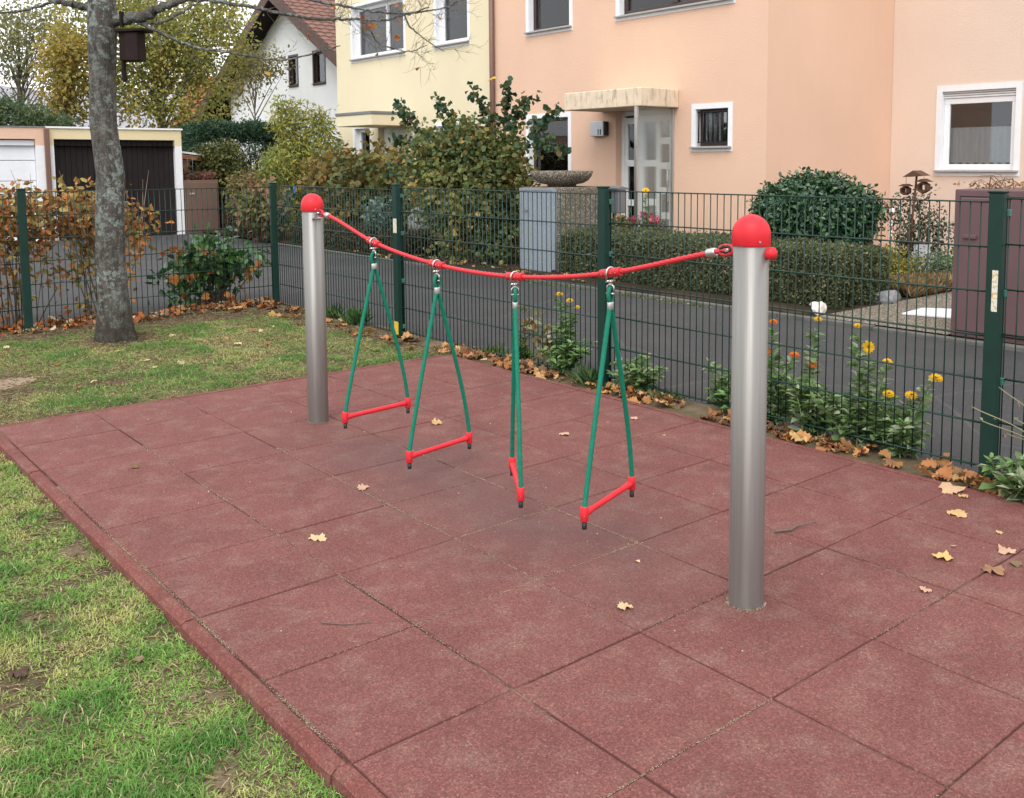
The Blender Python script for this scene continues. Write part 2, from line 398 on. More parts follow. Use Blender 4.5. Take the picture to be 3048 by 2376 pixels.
def npmesh(name, V, F, mat, parent=None, cols=None, org=None, smooth=False):
    """V (n,3), F (m,k) uniform face size, cols (n,3)"""
    L = np.array(root_loc(parent)) if parent is not None else np.array(org if org is not None else (V[:, 0].mean(), V[:, 1].mean(), V[:, 2].min()))
    me = bpy.data.meshes.new(name); n, (m, k) = len(V), F.shape
    me.vertices.add(n); me.vertices.foreach_set('co', (V-L).astype(np.float32).ravel())
    me.loops.add(m*k); me.loops.foreach_set('vertex_index', F.astype(np.int32).ravel())
    me.polygons.add(m); me.polygons.foreach_set('loop_start', np.arange(0, m*k, k, dtype=np.int32)); me.polygons.foreach_set('loop_total', np.full(m, k, np.int32))
    if smooth: me.polygons.foreach_set('use_smooth', np.ones(m, bool))
    me.update(calc_edges=True)
    if cols is not None:
        a = me.color_attributes.new('Col', 'FLOAT_COLOR', 'POINT')
        a.data.foreach_set('color', np.c_[cols, np.ones(n)].astype(np.float32).ravel())
    me.materials.append(mat)
    return link(name, me, parent, L)

def leafobjs(name, parent, mat, P, T, N, S, cols, tmpl, crumple=0):
    for k in range(len(P)): leafmesh(name, parent, mat, P[k:k+1], T[k:k+1], N[k:k+1], S[k:k+1], cols[k:k+1], tmpl, crumple)
# leaf templates: (verts (n,3): x along leaf, y across, z up) and triangles
LT = {}
LT['diamond'] = (np.array([(0, 0, 0), (.45, .34, .08), (1, 0, -.06), (.45, -.34, .08)]), np.array([(0, 2, 1), (0, 3, 2)]))
LT['oval'] = (np.array([(0, 0, 0), (.28, .27, .07), (.72, .25, .05), (1, 0, -.10), (.72, -.25, .05), (.28, -.27, .07)]), np.array([(0, 2, 1), (0, 3, 2), (0, 4, 3), (0, 5, 4)]))
LT['round'] = (np.array([(0, 0, 0), (.12, .36, .10), (.55, .46, .06), (.9, .22, .0), (1.05, 0, -.1), (.9, -.22, 0.0), (.55, -.46, .08), (.12, -.36, .10)]), np.array([(0, 2, 1), (0, 3, 2), (0, 4, 3), (0, 5, 4), (0, 6, 5), (0, 7, 6)]))
LT['lance'] = (np.array([(0, 0, 0), (.4, .13, .04), (.7, .11, .02), (1, 0, -.12), (.7, -.11, .02), (.4, -.13, .04)]), np.array([(0, 2, 1), (0, 3, 2), (0, 4, 3), (0, 5, 4)]))
_mo = [(0, 0), (-.06, .13), (-.15, .33), (.03, .36), (.08, .55), (.20, .60), (.30, .50), (.44, .56), (.52, .40), (.62, .30), (.80, .28), (.82, .14), (1.0, 0)]
_mo = _mo+[(x, -y) for x, y in _mo[-2:0:-1]]
LT['maple'] = (np.array([(.3, 0, .02)]+[(x, y, 0) for x, y in _mo]), np.array([(0, i+1, (i+1) % len(_mo)+1) for i in range(len(_mo))]))
def leafmesh(name, parent, mat, P, T, N, S, cols, tmpl='diamond', crumple=0, org=None, width=1.0):
    tv, tf = LT[tmpl]; n = len(P); k = len(tv)
    T = T/np.linalg.norm(T, axis=1, keepdims=True)
    N = N-T*(N*T).sum(1, keepdims=True); N /= np.linalg.norm(N, axis=1, keepdims=True)+1e-9
    B = np.cross(N, T)
    S = np.asarray(S).reshape(n, 1, 1)
    z = np.broadcast_to(tv[None, :, 2:3], (n, k, 1)).copy()
    if crumple: z = z+rng.normal(0, crumple, (n, k, 1))
    V = P[:, None, :]+S*(tv[None, :, 0:1]*T[:, None, :]+tv[None, :, 1:2]*width*B[:, None, :]+z*N[:, None, :])
    F = (tf[None]+(np.arange(n)*k)[:, None, None]).reshape(-1, 3)
    C = np.repeat(cols, k, axis=0)
    return npmesh(name, V.reshape(-1, 3), F, mat, parent, C, org)
def unit(n, up=0.0):
    v = rng.normal(0, 1, (n, 3)); v /= np.linalg.norm(v, axis=1, keepdims=True); v[:, 2] += up; return v/np.linalg.norm(v, axis=1, keepdims=True)
def pal(n, palette, jit=.18):
    c = np.array([p[:3] for p in palette], float); w = np.array([p[3] for p in palette], float)
    k = rng.choice(len(c), n, p=w/w.sum()); return np.clip(c[k]*rng.uniform(1-jit, 1+jit, (n, 1))*rng.uniform(.93, 1.07, (n, 3)), .003, .95)

def plant(name, label, cat, base, blobs, nclump, nleaf, csig, lsize, palette, tmpl='diamond', mat=None, stem_r=.012, stem_mat=None,
          trunk=None, shell=.55, group=None, jit=.18, foliage='foliage', crumple=.05, up=.5, leafup=.3, stemn=None, width=1.0):
    """blobs: (centre, radii, weight). Clumps of leaves in the blobs, stems from the base or trunk to the clumps."""
    root = thing(name, base, label, cat, group)
    w = np.array([b[2] for b in blobs], float); k = rng.choice(len(blobs), nclump, p=w/w.sum())
    c0 = np.array([b[0] for b in blobs], float)[k]; r0 = np.array([b[1] for b in blobs], float)[k]
    d = unit(nclump); rad = rng.uniform(shell**3, 1, (nclump, 1))**(1/3)*rng.uniform(.86, 1.1, (nclump, 1))
    cc = c0+d*r0*rad
    cc[:, 2] = np.maximum(cc[:, 2], base[2]+.03)
    ccol = pal(nclump, palette, jit)
    idx = np.repeat(np.arange(nclump), nleaf); n = len(idx)
    off = rng.normal(0, 1, (n, 3))*csig
    P = cc[idx]+off; P[:, 2] = np.maximum(P[:, 2], base[2]+.01)
    own = pal(n, palette, jit); mixf = rng.uniform(0, 1, (n, 1))*.7
    cols = ccol[idx]*(1-mixf)+own*mixf
    out = off/(np.linalg.norm(off, axis=1, keepdims=True)+1e-6)
    T = unit(n)*.8+out*.6+np.array([0, 0, -.25]); N = unit(n)+np.array([0, 0, up])+d[idx]*leafup
    S = rng.uniform(lsize[0], lsize[1], n)
    leafmesh(foliage, root, mat or M_LEAF, P, T, N, S, cols, tmpl, crumple, width=width)
    mb = MB(); b = np.array(base, float); sm = stem_mat or M_STEM
    sel = range(nclump) if stemn is None else rng.choice(nclump, min(stemn, nclump), replace=False)
    if trunk:
        tr, th = trunk
        top = np.array([c0[:, 0].mean(), c0[:, 1].mean(), b[2]+th])
        pts = [b+(top-b)*t+np.array([rng.normal(0, tr*.4), rng.normal(0, tr*.4), 0])*(t > 0)*(t < 1) for t in np.linspace(0, 1, 8)]
        mb.tube(pts, [tr*(1.25 if i == 0 else 1-.75*i/7) for i in range(8)], 10)
    for j in sel:
        e = cc[j]
        if trunk:
            t = np.clip((e[2]-b[2])/th*.75, .25, .97)*rng.uniform(.8, 1.0); s0 = b+(top-b)*t; r_0 = max(stem_r, tr*(1-.75*t)*.5)
        else:
            s0 = b+np.array([rng.normal(0, .05)+.35*(e[0]-b[0])*rng.random(), rng.normal(0, .05)+.35*(e[1]-b[1])*rng.random(), 0]); r_0 = stem_r*rng.uniform(.5, 1)
        mid = s0*.5+e*.5+np.array([0, 0, .12*np.linalg.norm(e-s0)])+rng.normal(0, .04, 3)*np.linalg.norm(e-s0)
        pts = [s0*(1-t)**2+mid*2*t*(1-t)+e*t*t for t in np.linspace(0, 1, 6)]
        mb.tube(pts, [r_0*(1-.8*i/5) for i in range(6)], 5, caps=False)
    put('trunk' if trunk else 'stem', mb, sm, root)
    return root

def hedge(name, label, x0, x1, y0, y1, z0, z1, n, lsize, palette, tmpl='diamond', mat=None, rough=.04, cat='hedge', group=None, round_=.12):
    """clipped hedge: leaves over a rounded box with an uneven surface, and a twiggy core"""
    base = ((x0+x1)/2, (y0+y1)/2, z0); root = thing(name, base, label, cat, group)
    u = rng.uniform(-1, 1, (n, 3)); ax = rng.choice(3, n, p=[.42, .2, .38]); sg = np.where(rng.random(n) < .5, -1, 1)
    sg = np.where(ax == 2, 1, sg); u[np.arange(n), ax] = sg*(1-np.abs(rng.normal(0, .08, n)))
    h = np.array([(x1-x0)/2, (y1-y0)/2, (z1-z0)/2]); c = np.array([base[0], base[1], (z0+z1)/2])
    q = u*h; inner = h-round_; dd = np.maximum(np.abs(q)-inner, 0); dn = np.linalg.norm(dd, axis=1, keepdims=True)
    q = np.where(dn > round_, np.sign(q)*(np.minimum(np.abs(q), inner)+dd/dn*round_), q)
    ph = rng.uniform(0, 6, 6)
    wob = rough*(np.sin(q[:, 0]*7+ph[0])*np.sin(q[:, 1]*5+ph[1])+np.sin(q[:, 1]*13+ph[2]+q[:, 2]*9)*.6)
    Nn = np.zeros((n, 3)); Nn[np.arange(n), ax] = sg
    P = c+q+Nn*wob[:, None]+rng.normal(0, .5, (n, 3))*lsize[1]
    T = unit(n)+Nn*.8; N = Nn*.5+unit(n)+np.array([0, 0, .4])
    leafmesh('foliage', root, mat or M_LEAF, P, T, N, rng.uniform(lsize[0], lsize[1], n), pal(n, palette, .25), tmpl, .05)
    mb = MB()
    m = int(120*max(1, (y1-y0)*(x1-x0)))
    for _ in range(min(m, 260)):
        a = Vector((rng.uniform(x0+.1, x1-.1), rng.uniform(y0+.1, y1-.1), z0)); e = a+Vector((rng.normal(0, .1), rng.normal(0, .1), (z1-z0)*rng.uniform(.7, .95)))
        mb.tube([a, (a+e)/2+Vector((rng.normal(0, .03), rng.normal(0, .03), 0)), e], [.008, .006, .003], 4, caps=False)
    put('stem', mb, M_STEM, root)
    return root

def vnoise(x, y, scale, seed):
    g = np.random.default_rng(seed); tab = g.random((64, 64))
    x = x*scale; y = y*scale; xi = np.floor(x).astype(int); yi = np.floor(y).astype(int); fx = x-xi; fy = y-yi
    fx = fx*fx*(3-2*fx); fy = fy*fy*(3-2*fy); a = lambda i, j: tab[(xi+i) % 64, (yi+j) % 64]
    return (a(0, 0)*(1-fx)+a(1, 0)*fx)*(1-fy)+(a(0, 1)*(1-fx)+a(1, 1)*fx)*fy

# ================================================================== SETTING: ground, lawn, asphalt, beds
def struct(name, mb, mat, **k):
    o = put(name, mb, mat, **k); o['kind'] = 'structure'; return o
struct('ground', MB().add([(-400, -200, -.16), (500, -200, -.16), (500, 700, -.16), (-400, 700, -.16)], [(0, 1, 2, 3)]), M_FIELD, org=(0, 0, -.16))

def lawn_z(x, y):
    z = np.full_like(x, -.040)
    z = np.where(y > .06, -.040+.028*np.clip((y-.06)/.2, 0, 1), z)
    z = np.where(x > 3.05, np.maximum(z, -.018), z)
    inside = (x > -.03) & (x < 3.03) & (y < .03)
    w = .012*(vnoise(x, y, 2.3, 3)-.5)+.010*(vnoise(x, y, 9, 4)-.5)
    return np.where(inside, -.06, z+w)
gx = np.arange(-7, 3.36, .05); gy = np.arange(-9, 3.66, .05)
GX, GY = np.meshgrid(gx, gy, indexing='ij'); V = np.stack([GX, GY, lawn_z(GX, GY)], -1).reshape(-1, 3)
ii = (np.arange(len(gx)-1)[:, None]*len(gy)+np.arange(len(gy)-1)[None]).ravel()
o = npmesh('lawn_soil', V, np.stack([ii, ii+len(gy), ii+len(gy)+1, ii+1], 1), M_SOIL, None, None, (0, 0, 0), True); o['kind'] = 'structure'

mb = MB()
mb.add([(3.33, -14, -.02), (6.42, -14, -.02), (6.42, 3.62, -.02), (3.33, 3.62, -.02)], [(0, 1, 2, 3)])
mb.add([(-25, 3.62, -.02), (6.42, 3.62, -.02), (6.62, 14.36, -.02), (-25, 14.36, -.02)], [(0, 1, 2, 3)])
struct('asphalt_lane', mb, M_ASPH, org=(5, 0, -.02))
struct('garden_bed', MB().add([(6.50, -14, .015), (13, -14, .015), (13, 22, .015), (6.62, 22, .015)], [(0, 1, 2, 3)]), M_BED, org=(9, 2, .015))
struct('aggregate_path', MB().add([(6.50, -2.15, .022), (9.7, -2.15, .022), (9.7, -.88, .022), (6.50, -.88, .022)], [(0, 1, 2, 3)]), M_AGG, org=(8, -1.5, .022))
kerb = thing('kerb', (6.46, 0, -.02), None, None); kerb['kind'] = 'structure'
M_KSTONE = plain('kerb_concrete', (.10, .098, .09), .9, var=.35, scale=5, bump=.6, bscale=60, bdist=.006)
ks = put('kerb_stone', MB().bb(6.42, 6.50, -.495, .495, -.06, .018), M_KSTONE, kerb, bevel=.008)
ks.location = (0, -7, 0)
for i in range(1, 18): dup(ks, kerb, (rng.normal(0, .004), -7+i, rng.normal(0, .004)))

# moss and pale litter in the kerb joint
n = 1500; Pk = np.c_[6.40+rng.normal(0, .035, n), rng.uniform(-3, 8, n), np.full(n, -.015)]
keep = vnoise(Pk[:, 0]*0, Pk[:, 1], 1.1, 8) > .45; Pk = Pk[keep]; n = len(Pk)
o = leafmesh('kerb_moss', None, M_GRASS, Pk, unit(n, .3), unit(n, 1), rng.uniform(.015, .04, n), pal(n, [(.16, .20, .03, 3), (.10, .13, .02, 2), (.30, .24, .09, 2)]), 'diamond', 0, (6.4, 2, -.02)); o['kind'] = 'stuff'

# ------------------------------------------------------------------ rubber play surface
surf = thing('play_surface', (1.5, -3.4, 0), None, None); surf['kind'] = 'structure'
T0 = .4938
bmt = bmesh.new(); bmesh.ops.create_cube(bmt, size=1); bmesh.ops.scale(bmt, vec=(T0, T0, .05), verts=bmt.verts)
bmesh.ops.translate(bmt, vec=(0, 0, -.025), verts=bmt.verts)
bmesh.ops.bevel(bmt, geom=[e for e in bmt.edges if all(v.co.z > -.01 for v in e.verts)], offset=.005, segments=2, affect='EDGES', profile=.5)
tm = bpy.data.meshes.new('rubber_tile'); bmt.to_mesh(tm); bmt.free(); tm.materials.append(M_TILE)
sl = Vector(surf.location)
for i in range(6):
    for j in range(14):
        o = bpy.data.objects.new('rubber_tile', tm); COL.objects.link(o); o.parent = surf
        o.location = Vector((.25+.5*i+rng.normal(0, .0014), -.25-.5*j+rng.normal(0, .0012), rng.normal(0, .0006)))-sl
        o.rotation_euler = (rng.normal(0, .0009), rng.normal(0, .0009), rng.normal(0, .0010))
put('joint_bed', MB().add([(-.02, .02, -.0046), (3.02, .02, -.0046), (3.02, -7.1, -.0046), (-.02, -7.1, -.0046)], [(0, 1, 2, 3)]), M_JOINT, surf)
def kerb_piece(L):
    # profile across (u outwards), bevelled outer shoulder
    prof = [(.0, -.05), (.0, -.001), (.003, .001), (.034, .001), (.047, -.009), (.054, -.075), (.0, -.075)]
    m = MB(); n = len(prof)
    m.add([(u, -L/2, z) for u, z in prof]+[(u, L/2, z) for u, z in prof], [tuple(range(n)), tuple(reversed(range(n, 2*n)))]+[(a, n+a, n+(a+1) % n, (a+1) % n) for a in range(n)])
    me = bpy.data.meshes.new('rubber_edging'); me.from_pydata(m.v, [], m.f); me.materials.append(M_KERB); me.update(); return me
km = kerb_piece(.996)
def kp(x, y, rz):
    o = bpy.data.objects.new('rubber_edging', km); COL.objects.link(o); o.parent = surf
    o.location = Vector((x+rng.normal(0, .002), y, rng.normal(0, .0015)))-sl; o.rotation_euler = (0, 0, rz+rng.normal(0, .002))
for j in range(7):
    kp(-.0065, -.5-j, math.pi); kp(3.0035, -.5-j, 0)
for i in range(3): kp(.5+i, .004, math.pi/2)

M_SAND = soil_mat('bare_sand', (.32, .235, .165), (.40, .30, .215), (.46, .355, .26), 5)
th_ = np.linspace(0, 2*np.pi, 40, endpoint=False); rr_ = 1+.16*np.sin(3*th_+1)+.08*np.sin(7*th_)
mb = MB().add([(.08, 1.20, .0)]+[(.08+.34*q*math.cos(a), 1.20+.36*q*math.sin(a), -.012) for a, q in zip(th_, rr_)], [(0, i+1, (i+1) % 40+1) for i in range(40)], True)
struct('sand_patch', mb, M_SAND, org=(.08, 1.2, -.012))
# sand worked into the joints, grain by grain
def joint_sand():
    P = []
    for (xa, ya, xb, yb, w, dn) in ((-.003, -1.3, -.003, -4.1, .0035, 9000), (.5, -.9, .5, -3.8, .0017, 3600), (1.0, -1.4, 1.0, -3.9, .0018, 5200), (1.5, -1.9, 1.5, -3.6, .0018, 4000), (.0, -4.5, 1.0, -4.5, .0018, 2600), (.5, -3.5, 1.5, -3.5, .0017, 2600), (1.0, -3.0, 1.5, -3.0, .0018, 1500), (.5, -5.0, 1.0, -5.0, .002, 300), (1.0, -4.0, 1.45, -4.0, .002, 250), (0, -3.5, .5, -3.5, .002, 250), (1.5, -4.5, 2.0, -4.5, .002, 250), (1.0, -2.5, 1.5, -2.5, .002, 300), (0, -4.0, .5, -4.0, .002, 200)):
        t = rng.random(dn); x = xa+(xb-xa)*t; y = ya+(yb-ya)*t
        k = vnoise(x, y, 3.2, 91)+rng.normal(0, .15, dn) > .36; t = t[k]; n = len(t)
        o = rng.normal(0, w, n)
        P.append(np.c_[xa+(xb-xa)*t+(o if xa == xb else 0), ya+(yb-ya)*t+(o if ya == yb else 0), rng.uniform(-.003, .0002, n)])
    P = np.concatenate(P); n = len(P)
    o = leafmesh('joint_sand', surf, M_DRYLEAF, P, unit(n), unit(n, 1), rng.uniform(.0016, .0036, n), pal(n, [(.44, .34, .24, 3), (.34, .26, .18, 2), (.52, .44, .33, 1)]), 'diamond', .1); o['kind'] = 'stuff'
joint_sand()

# ------------------------------------------------------------------ lawn grass
def grass_patch(name, x0, x1, y0, y1, dens, L, label, seed, cover=.34, seg=2):
    n = int((x1-x0)*(y1-y0)*dens); x = rng.uniform(x0, x1, n); y = rng.uniform(y0, y1, n)
    d1 = vnoise(x, y, 3.1, seed)*.36+vnoise(x, y, 8.5, seed+1)*.34+vnoise(x, y, 23, seed+2)*.30
    # bare patches: trodden sand, soil along the fences
    bare = np.exp(-(((x-.08)/.32)**2+((y-1.2)/.36)**2)*1.1)*1.1+np.exp(-((x-1.36)**2+(y-2.42)**2)/.055)*.9
    bare = bare+np.clip((y-2.75)/.25, 0, 1)*.5+np.clip((x-2.75)/.25, 0, 1)*np.clip((y+.2)/.4, 0, 1)*.35
    bare = bare+np.where((x > -.20) & (y < 0), np.clip((x+.20)/.12, 0, 1)*.05, 0)+np.exp(-(((x-.75)/.3)**2+((y-.85)/.1)**2))*.3
    keep = d1-bare > cover+rng.normal(0, .07, n)
    keep &= ~((x > -.058) & (x < 3.07) & (y < .062)) & (np.hypot(x-1.36, y-2.42) > .17)
    x, y, d1 = x[keep], y[keep], d1[keep]; n = len(x)
    z = lawn_z(x, y)
    tuft = np.clip((vnoise(x, y, 5.2, seed+5)-.35)*2.2, 0, 1)
    ln = L*rng.uniform(.5, 1.25, n)*(.65+.75*tuft)
    az = rng.uniform(0, 2*np.pi, n)+vnoise(x, y, 4, seed+7)*3; lean = rng.uniform(.7, 1.95, n)
    dx, dy = np.cos(az), np.sin(az); sx, sy = -dy, dx; w = rng.uniform(.0009, .0020, n)*(L/.05)**.5*1.2
    b = np.stack([x, y, z-.004], 1); side = np.stack([sx, sy, np.zeros(n)], 1)*w[:, None]
    d = np.stack([dx*np.sin(lean*.55), dy*np.sin(lean*.55), np.cos(lean*.55)], 1); d2 = np.stack([dx*np.sin(lean*1.25), dy*np.sin(lean*1.25), np.cos(lean*1.25)], 1)
    m = b+d*(ln*.55)[:, None]; t = m+d2*(ln*.45)[:, None]; t[:, 2] = np.maximum(t[:, 2], z+.002)
    V = np.stack([b-side, b+side, m+side*.8, m-side*.8, t], 1).reshape(-1, 3)
    F = (np.array([(0, 1, 2), (0, 2, 3), (3, 2, 4)])[None]+(np.arange(n)*5)[:, None, None]).reshape(-1, 3)
    yel = np.clip(vnoise(x, y, 2.6, seed+9)*.9+vnoise(x, y, 12, seed+10)*.6-(.45 if seed == 21 else .56)-tuft*.35, 0, 1)[:, None]
    yel = np.clip(yel*1.5, 0, 1)
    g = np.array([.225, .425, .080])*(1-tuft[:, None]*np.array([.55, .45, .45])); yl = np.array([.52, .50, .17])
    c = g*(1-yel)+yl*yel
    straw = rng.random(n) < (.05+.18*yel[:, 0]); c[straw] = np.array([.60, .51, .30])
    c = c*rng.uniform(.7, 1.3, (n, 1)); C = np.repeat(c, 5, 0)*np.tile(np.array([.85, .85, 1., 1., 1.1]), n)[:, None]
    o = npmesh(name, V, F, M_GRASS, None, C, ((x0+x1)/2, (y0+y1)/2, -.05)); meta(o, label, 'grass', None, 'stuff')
def thatch(x0, x1, y0, y1, dens, label):
    n = int((x1-x0)*(y1-y0)*dens); x = rng.uniform(x0, x1, n); y = rng.uniform(y0, y1, n)
    k = ~((x > -.06) & (x < 3.07) & (y < .062)); x, y = x[k], y[k]; n = len(x)
    T = unit(n); T[:, 2] = np.abs(T[:, 2])*.25
    o = leafmesh('dead_grass', None, M_DRYLEAF, np.c_[x, y, lawn_z(x, y)+.003], T, unit(n)+np.array([0, 0, 1.]), rng.uniform(.012, .045, n), pal(n, [(.40, .32, .19, 3), (.28, .21, .12, 3), (.14, .10, .065, 3), (.30, .32, .12, 1)]), 'lance', 0, ((x0+x1)/2, (y0+y1)/2, -.04), .4); meta(o, label, 'grass', None, 'stuff')
thatch(-1.6, -.05, -4.6, -.3, 3800, 'matted dead grass and crumbs on the bare soil of the near lawn'); thatch(-.6, 3.2, .05, 3.5, 2600, 'matted dead grass and crumbs on the bare soil of the back lawn')
grass_patch('lawn_grass', -2.1, -.05, -5.0, -.3, 38000, .035, 'patchy green and yellowed grass in front of the red rubber surface', 21, .352)
grass_patch('lawn_grass', -.9, 3.2, .05, 3.4, 18000, .029, 'short lawn around the foot of the big tree', 41, .30)
grass_patch('lawn_grass', -5.5, -.9, -.6, 3.4, 1500, .06, 'lawn to the left of the tree', 61, .3)

# ================================================================== BUILDINGS
def facade(mb, u0, u1, z0, z1, ops, P, depth):
    us = sorted({u0, u1}|{o[0] for o in ops}|{o[1] for o in ops}); zs = sorted({z0, z1}|{o[2] for o in ops}|{o[3] for o in ops})
    for a, b in zip(us, us[1:]):
        for c, d in zip(zs, zs[1:]):
            mu, mz = (a+b)/2, (c+d)/2
            if any(o[0] < mu < o[1] and o[2] < mz < o[3] for o in ops): continue
            mb.add([P(a, 0, c), P(b, 0, c), P(b, 0, d), P(a, 0, d)], [(0, 1, 2, 3)])
    for o in ops:
        a, b, c, d = o[:4]
        for (q, w) in (((a, c), (b, c)), ((b, c), (b, d)), ((b, d), (a, d)), ((a, d), (a, c))):
            mb.add([P(q[0], 0, q[1]), P(w[0], 0, w[1]), P(w[0], depth, w[1]), P(q[0], depth, q[1])], [(0, 1, 2, 3)])
    return mb
def fx(x0): return lambda u, d, z: (x0+d, u, z)
def ubox(mb, P, u0, u1, d0, d1, z0, z1):
    a = P(u0, d0, z0); b = P(u1, d1, z1)
    return mb.bb(min(a[0], b[0]), max(a[0], b[0]), min(a[1], b[1]), max(a[1], b[1]), z0, z1)
def ring(mb, P, u0, u1, z0, z1, w, d0, d1):
    ubox(mb, P, u0, u1, d0, d1, z1-w, z1); ubox(mb, P, u0, u1, d0, d1, z0, z0+w)
    ubox(mb, P, u0, u0+w, d0, d1, z0+w, z1-w); ubox(mb, P, u1-w, u1, d0, d1, z0+w, z1-w); return mb
def window(house, P, u0, u1, z0, z1, trim=.075, fmat=None, frame=.075, mull=(), curtain=None, sill=True, sillmat=None, shutter=0, bars=0, trimmat=None, fdepth=.10, roomd=.8):
    """u0..z1 outer edge of the painted surround; opening is inset by trim"""
    w = put('window', ring(MB(), P, u0, u1, z0, z1, trim, -.012, .004), trimmat or M_WHITE, house)
    a, b, c, d = u0+trim, u1-trim, z0+trim, z1-trim
    fm = fmat or M_WPLASTIC
    top = d-shutter
    mb = ring(MB(), P, a+.002, b-.002, c+.002, top, frame, fdepth, fdepth+.06)
    for m in mull: ubox(mb, P, m-.05, m+.05, fdepth-.008, fdepth+.055, c+frame, top-frame)
    put('window_frame', mb, fm, w, bevel=.006)
    # reveal liner in white paint
    mb = MB(); e = .004
    ubox(mb, P, a, a+e, .0, fdepth, c, d); ubox(mb, P, b-e, b, .0, fdepth, c, d); ubox(mb, P, a+e, b-e, 0, fdepth, d-e, d)
    put('reveal', mb, trimmat or M_WHITE, w)
    ed = [a+frame]+[q for m in mull for q in (m-.05, m+.05)]+[b-frame]
    for k in range(0, len(ed), 2): put('pane', ubox(MB(), P, ed[k], ed[k+1], fdepth+.028, fdepth+.034, c+frame, top-frame), M_GLASS, w)
    if shutter: 
        mb = MB(); nsl = 3
        for k in range(nsl): ubox(mb, P, a+.004, b-.004, fdepth-.02, fdepth+.03, top+.002+k*shutter/nsl, top+(k+1)*shutter/nsl-.005)
        put('shutter', mb, M_WPLASTIC, w, bevel=.004)
    if sill: put('sill', ubox(MB(), P, u0+.01, u1-.01, -.07, fdepth, c-.028, c+.001), sillmat or M_GREYSILL, w, bevel=.006)
    mb = MB(); ubox(mb, P, a-.1, b+.1, roomd, roomd+.02, c-.1, d+.1); ubox(mb, P, a-.12, a-.1, fdepth+.1, roomd, c-.1, d+.1); ubox(mb, P, b+.1, b+.12, fdepth+.1, roomd, c-.1, d+.1); ubox(mb, P, a-.1, b+.1, fdepth+.1, roomd, d+.1, d+.12); ubox(mb, P, a-.1, b+.1, fdepth+.1, roomd, c-.12, c-.1)
    put('room', mb, M_ROOM, w)
    if curtain:
        for (ca, cb, cz0, cz1) in curtain:
            m = MB(); nn = 60; vs_ = []
            for k in range(nn+1):
                u = ca+(cb-ca)*k/nn; dd = fdepth+.10+.018*math.sin(k*1.35)+.008*math.sin(k*.41)
                vs_ += [P(u, dd, cz0+.012*math.cos(k*.9)), P(u, dd, cz1)]
            m.add(vs_, [(2*k, 2*k+2, 2*k+3, 2*k+1) for k in range(nn)], True); put('curtain', m, M_CURTAIN, w)
    if bars:
        for k in range(bars):
            u = a+.03+(b-a-.06)*k/(bars-1); put('grille_bar', MB().tube([P(u, .03, c+.05), P(u, .03, d-.03)], .011, 6), M_BLACK, w)
        for zz in (c+.06, d-.04): put('grille_rail', ubox(MB(), P, a+.012, b-.012, .022, .038, zz-.008, zz+.008), M_BLACK, w)
    return w
X1 = 9.70; YP0, YJ, YY1 = 2.134, 8.187, 14.09; PF = fx(X1); ZT = 5.7
def opn(u0, u1, z0, z1, t=.075): return (u0+t, u1-t, z0+t, z1-t)
def shell(mb, x0, x1, y0, y1, z1, front=False):
    mb.add([(x0, y0, 0), (x1, y0, 0), (x1, y0, z1), (x0, y0, z1)], [(0, 1, 2, 3)]); mb.add([(x0, y1, 0), (x1, y1, 0), (x1, y1, z1), (x0, y1, z1)], [(0, 1, 2, 3)])
    mb.add([(x1, y0, 0), (x1, y1, 0), (x1, y1, z1), (x1, y0, z1)], [(0, 1, 2, 3)])
    return mb
def roof(house, x0, x1, y0, y1, z, rise):
    xm = (x0+x1)/2; put('roof', MB().prism([(x0, y0, z), (x1, y0, z), (xm, y0, z+rise)], (0, y1-y0, 0)), M_ROOFTILE, house)

# --- peach house
ph = thing('row_house', (X1, 5.1, 0), 'peach rendered house with the number lamp, white-framed windows and a flat porch canopy', 'house', 'row houses across the lane')
PW = [(6.06, 7.27, 3.60, 5.0), (2.69, 5.044, 3.62, 5.0), (6.10, 7.29, 1.12, 2.27), (2.711, 3.464, 1.585, 2.27)]
pops = [opn(*w) for w in PW]+[(3.86, 5.048, .10, 2.235)]
mb = facade(MB(), YP0, YJ-.004, 0, ZT, pops, PF, .16); shell(mb, X1, X1+9, YP0, YJ-.004, ZT); put('wall', mb, M_PEACH, ph)
roof(ph, X1+.02, X1+9, YP0, YJ-.004, ZT, 3)
window(ph, PF, *PW[0], fmat=M_DFRAME, frame=.06, sillmat=M_GREYSILL)
window(ph, PF, *PW[1], fmat=M_DFRAME, frame=.08, mull=(3.9,))
window(ph, PF, *PW[2], fmat=M_DFRAME, frame=.055, curtain=[(6.2, 7.2, 1.2, 1.78)])
window(ph, PF, *PW[3], fmat=M_DFRAME, frame=.05, bars=7)
# door with side light
D0 = .12; dr = put('door', ring(MB(), PF, 3.862, 5.046, .102, 2.233, .07, D0, D0+.09), M_WPLASTIC, ph, bevel=.006)
mb = MB(); ubox(mb, PF, 4.62, 4.70, D0+.005, D0+.085, .172, 2.163)
for zz in (.22, .80, 1.42, 2.08): ubox(mb, PF, 4.70, 4.976, D0+.012, D0+.075, zz-.05, zz+.05)
ubox(mb, PF, 4.70, 4.76, D0+.014, D0+.072, .27, 2.03); ubox(mb, PF, 4.915, 4.976, D0+.014, D0+.072, .27, 2.03)
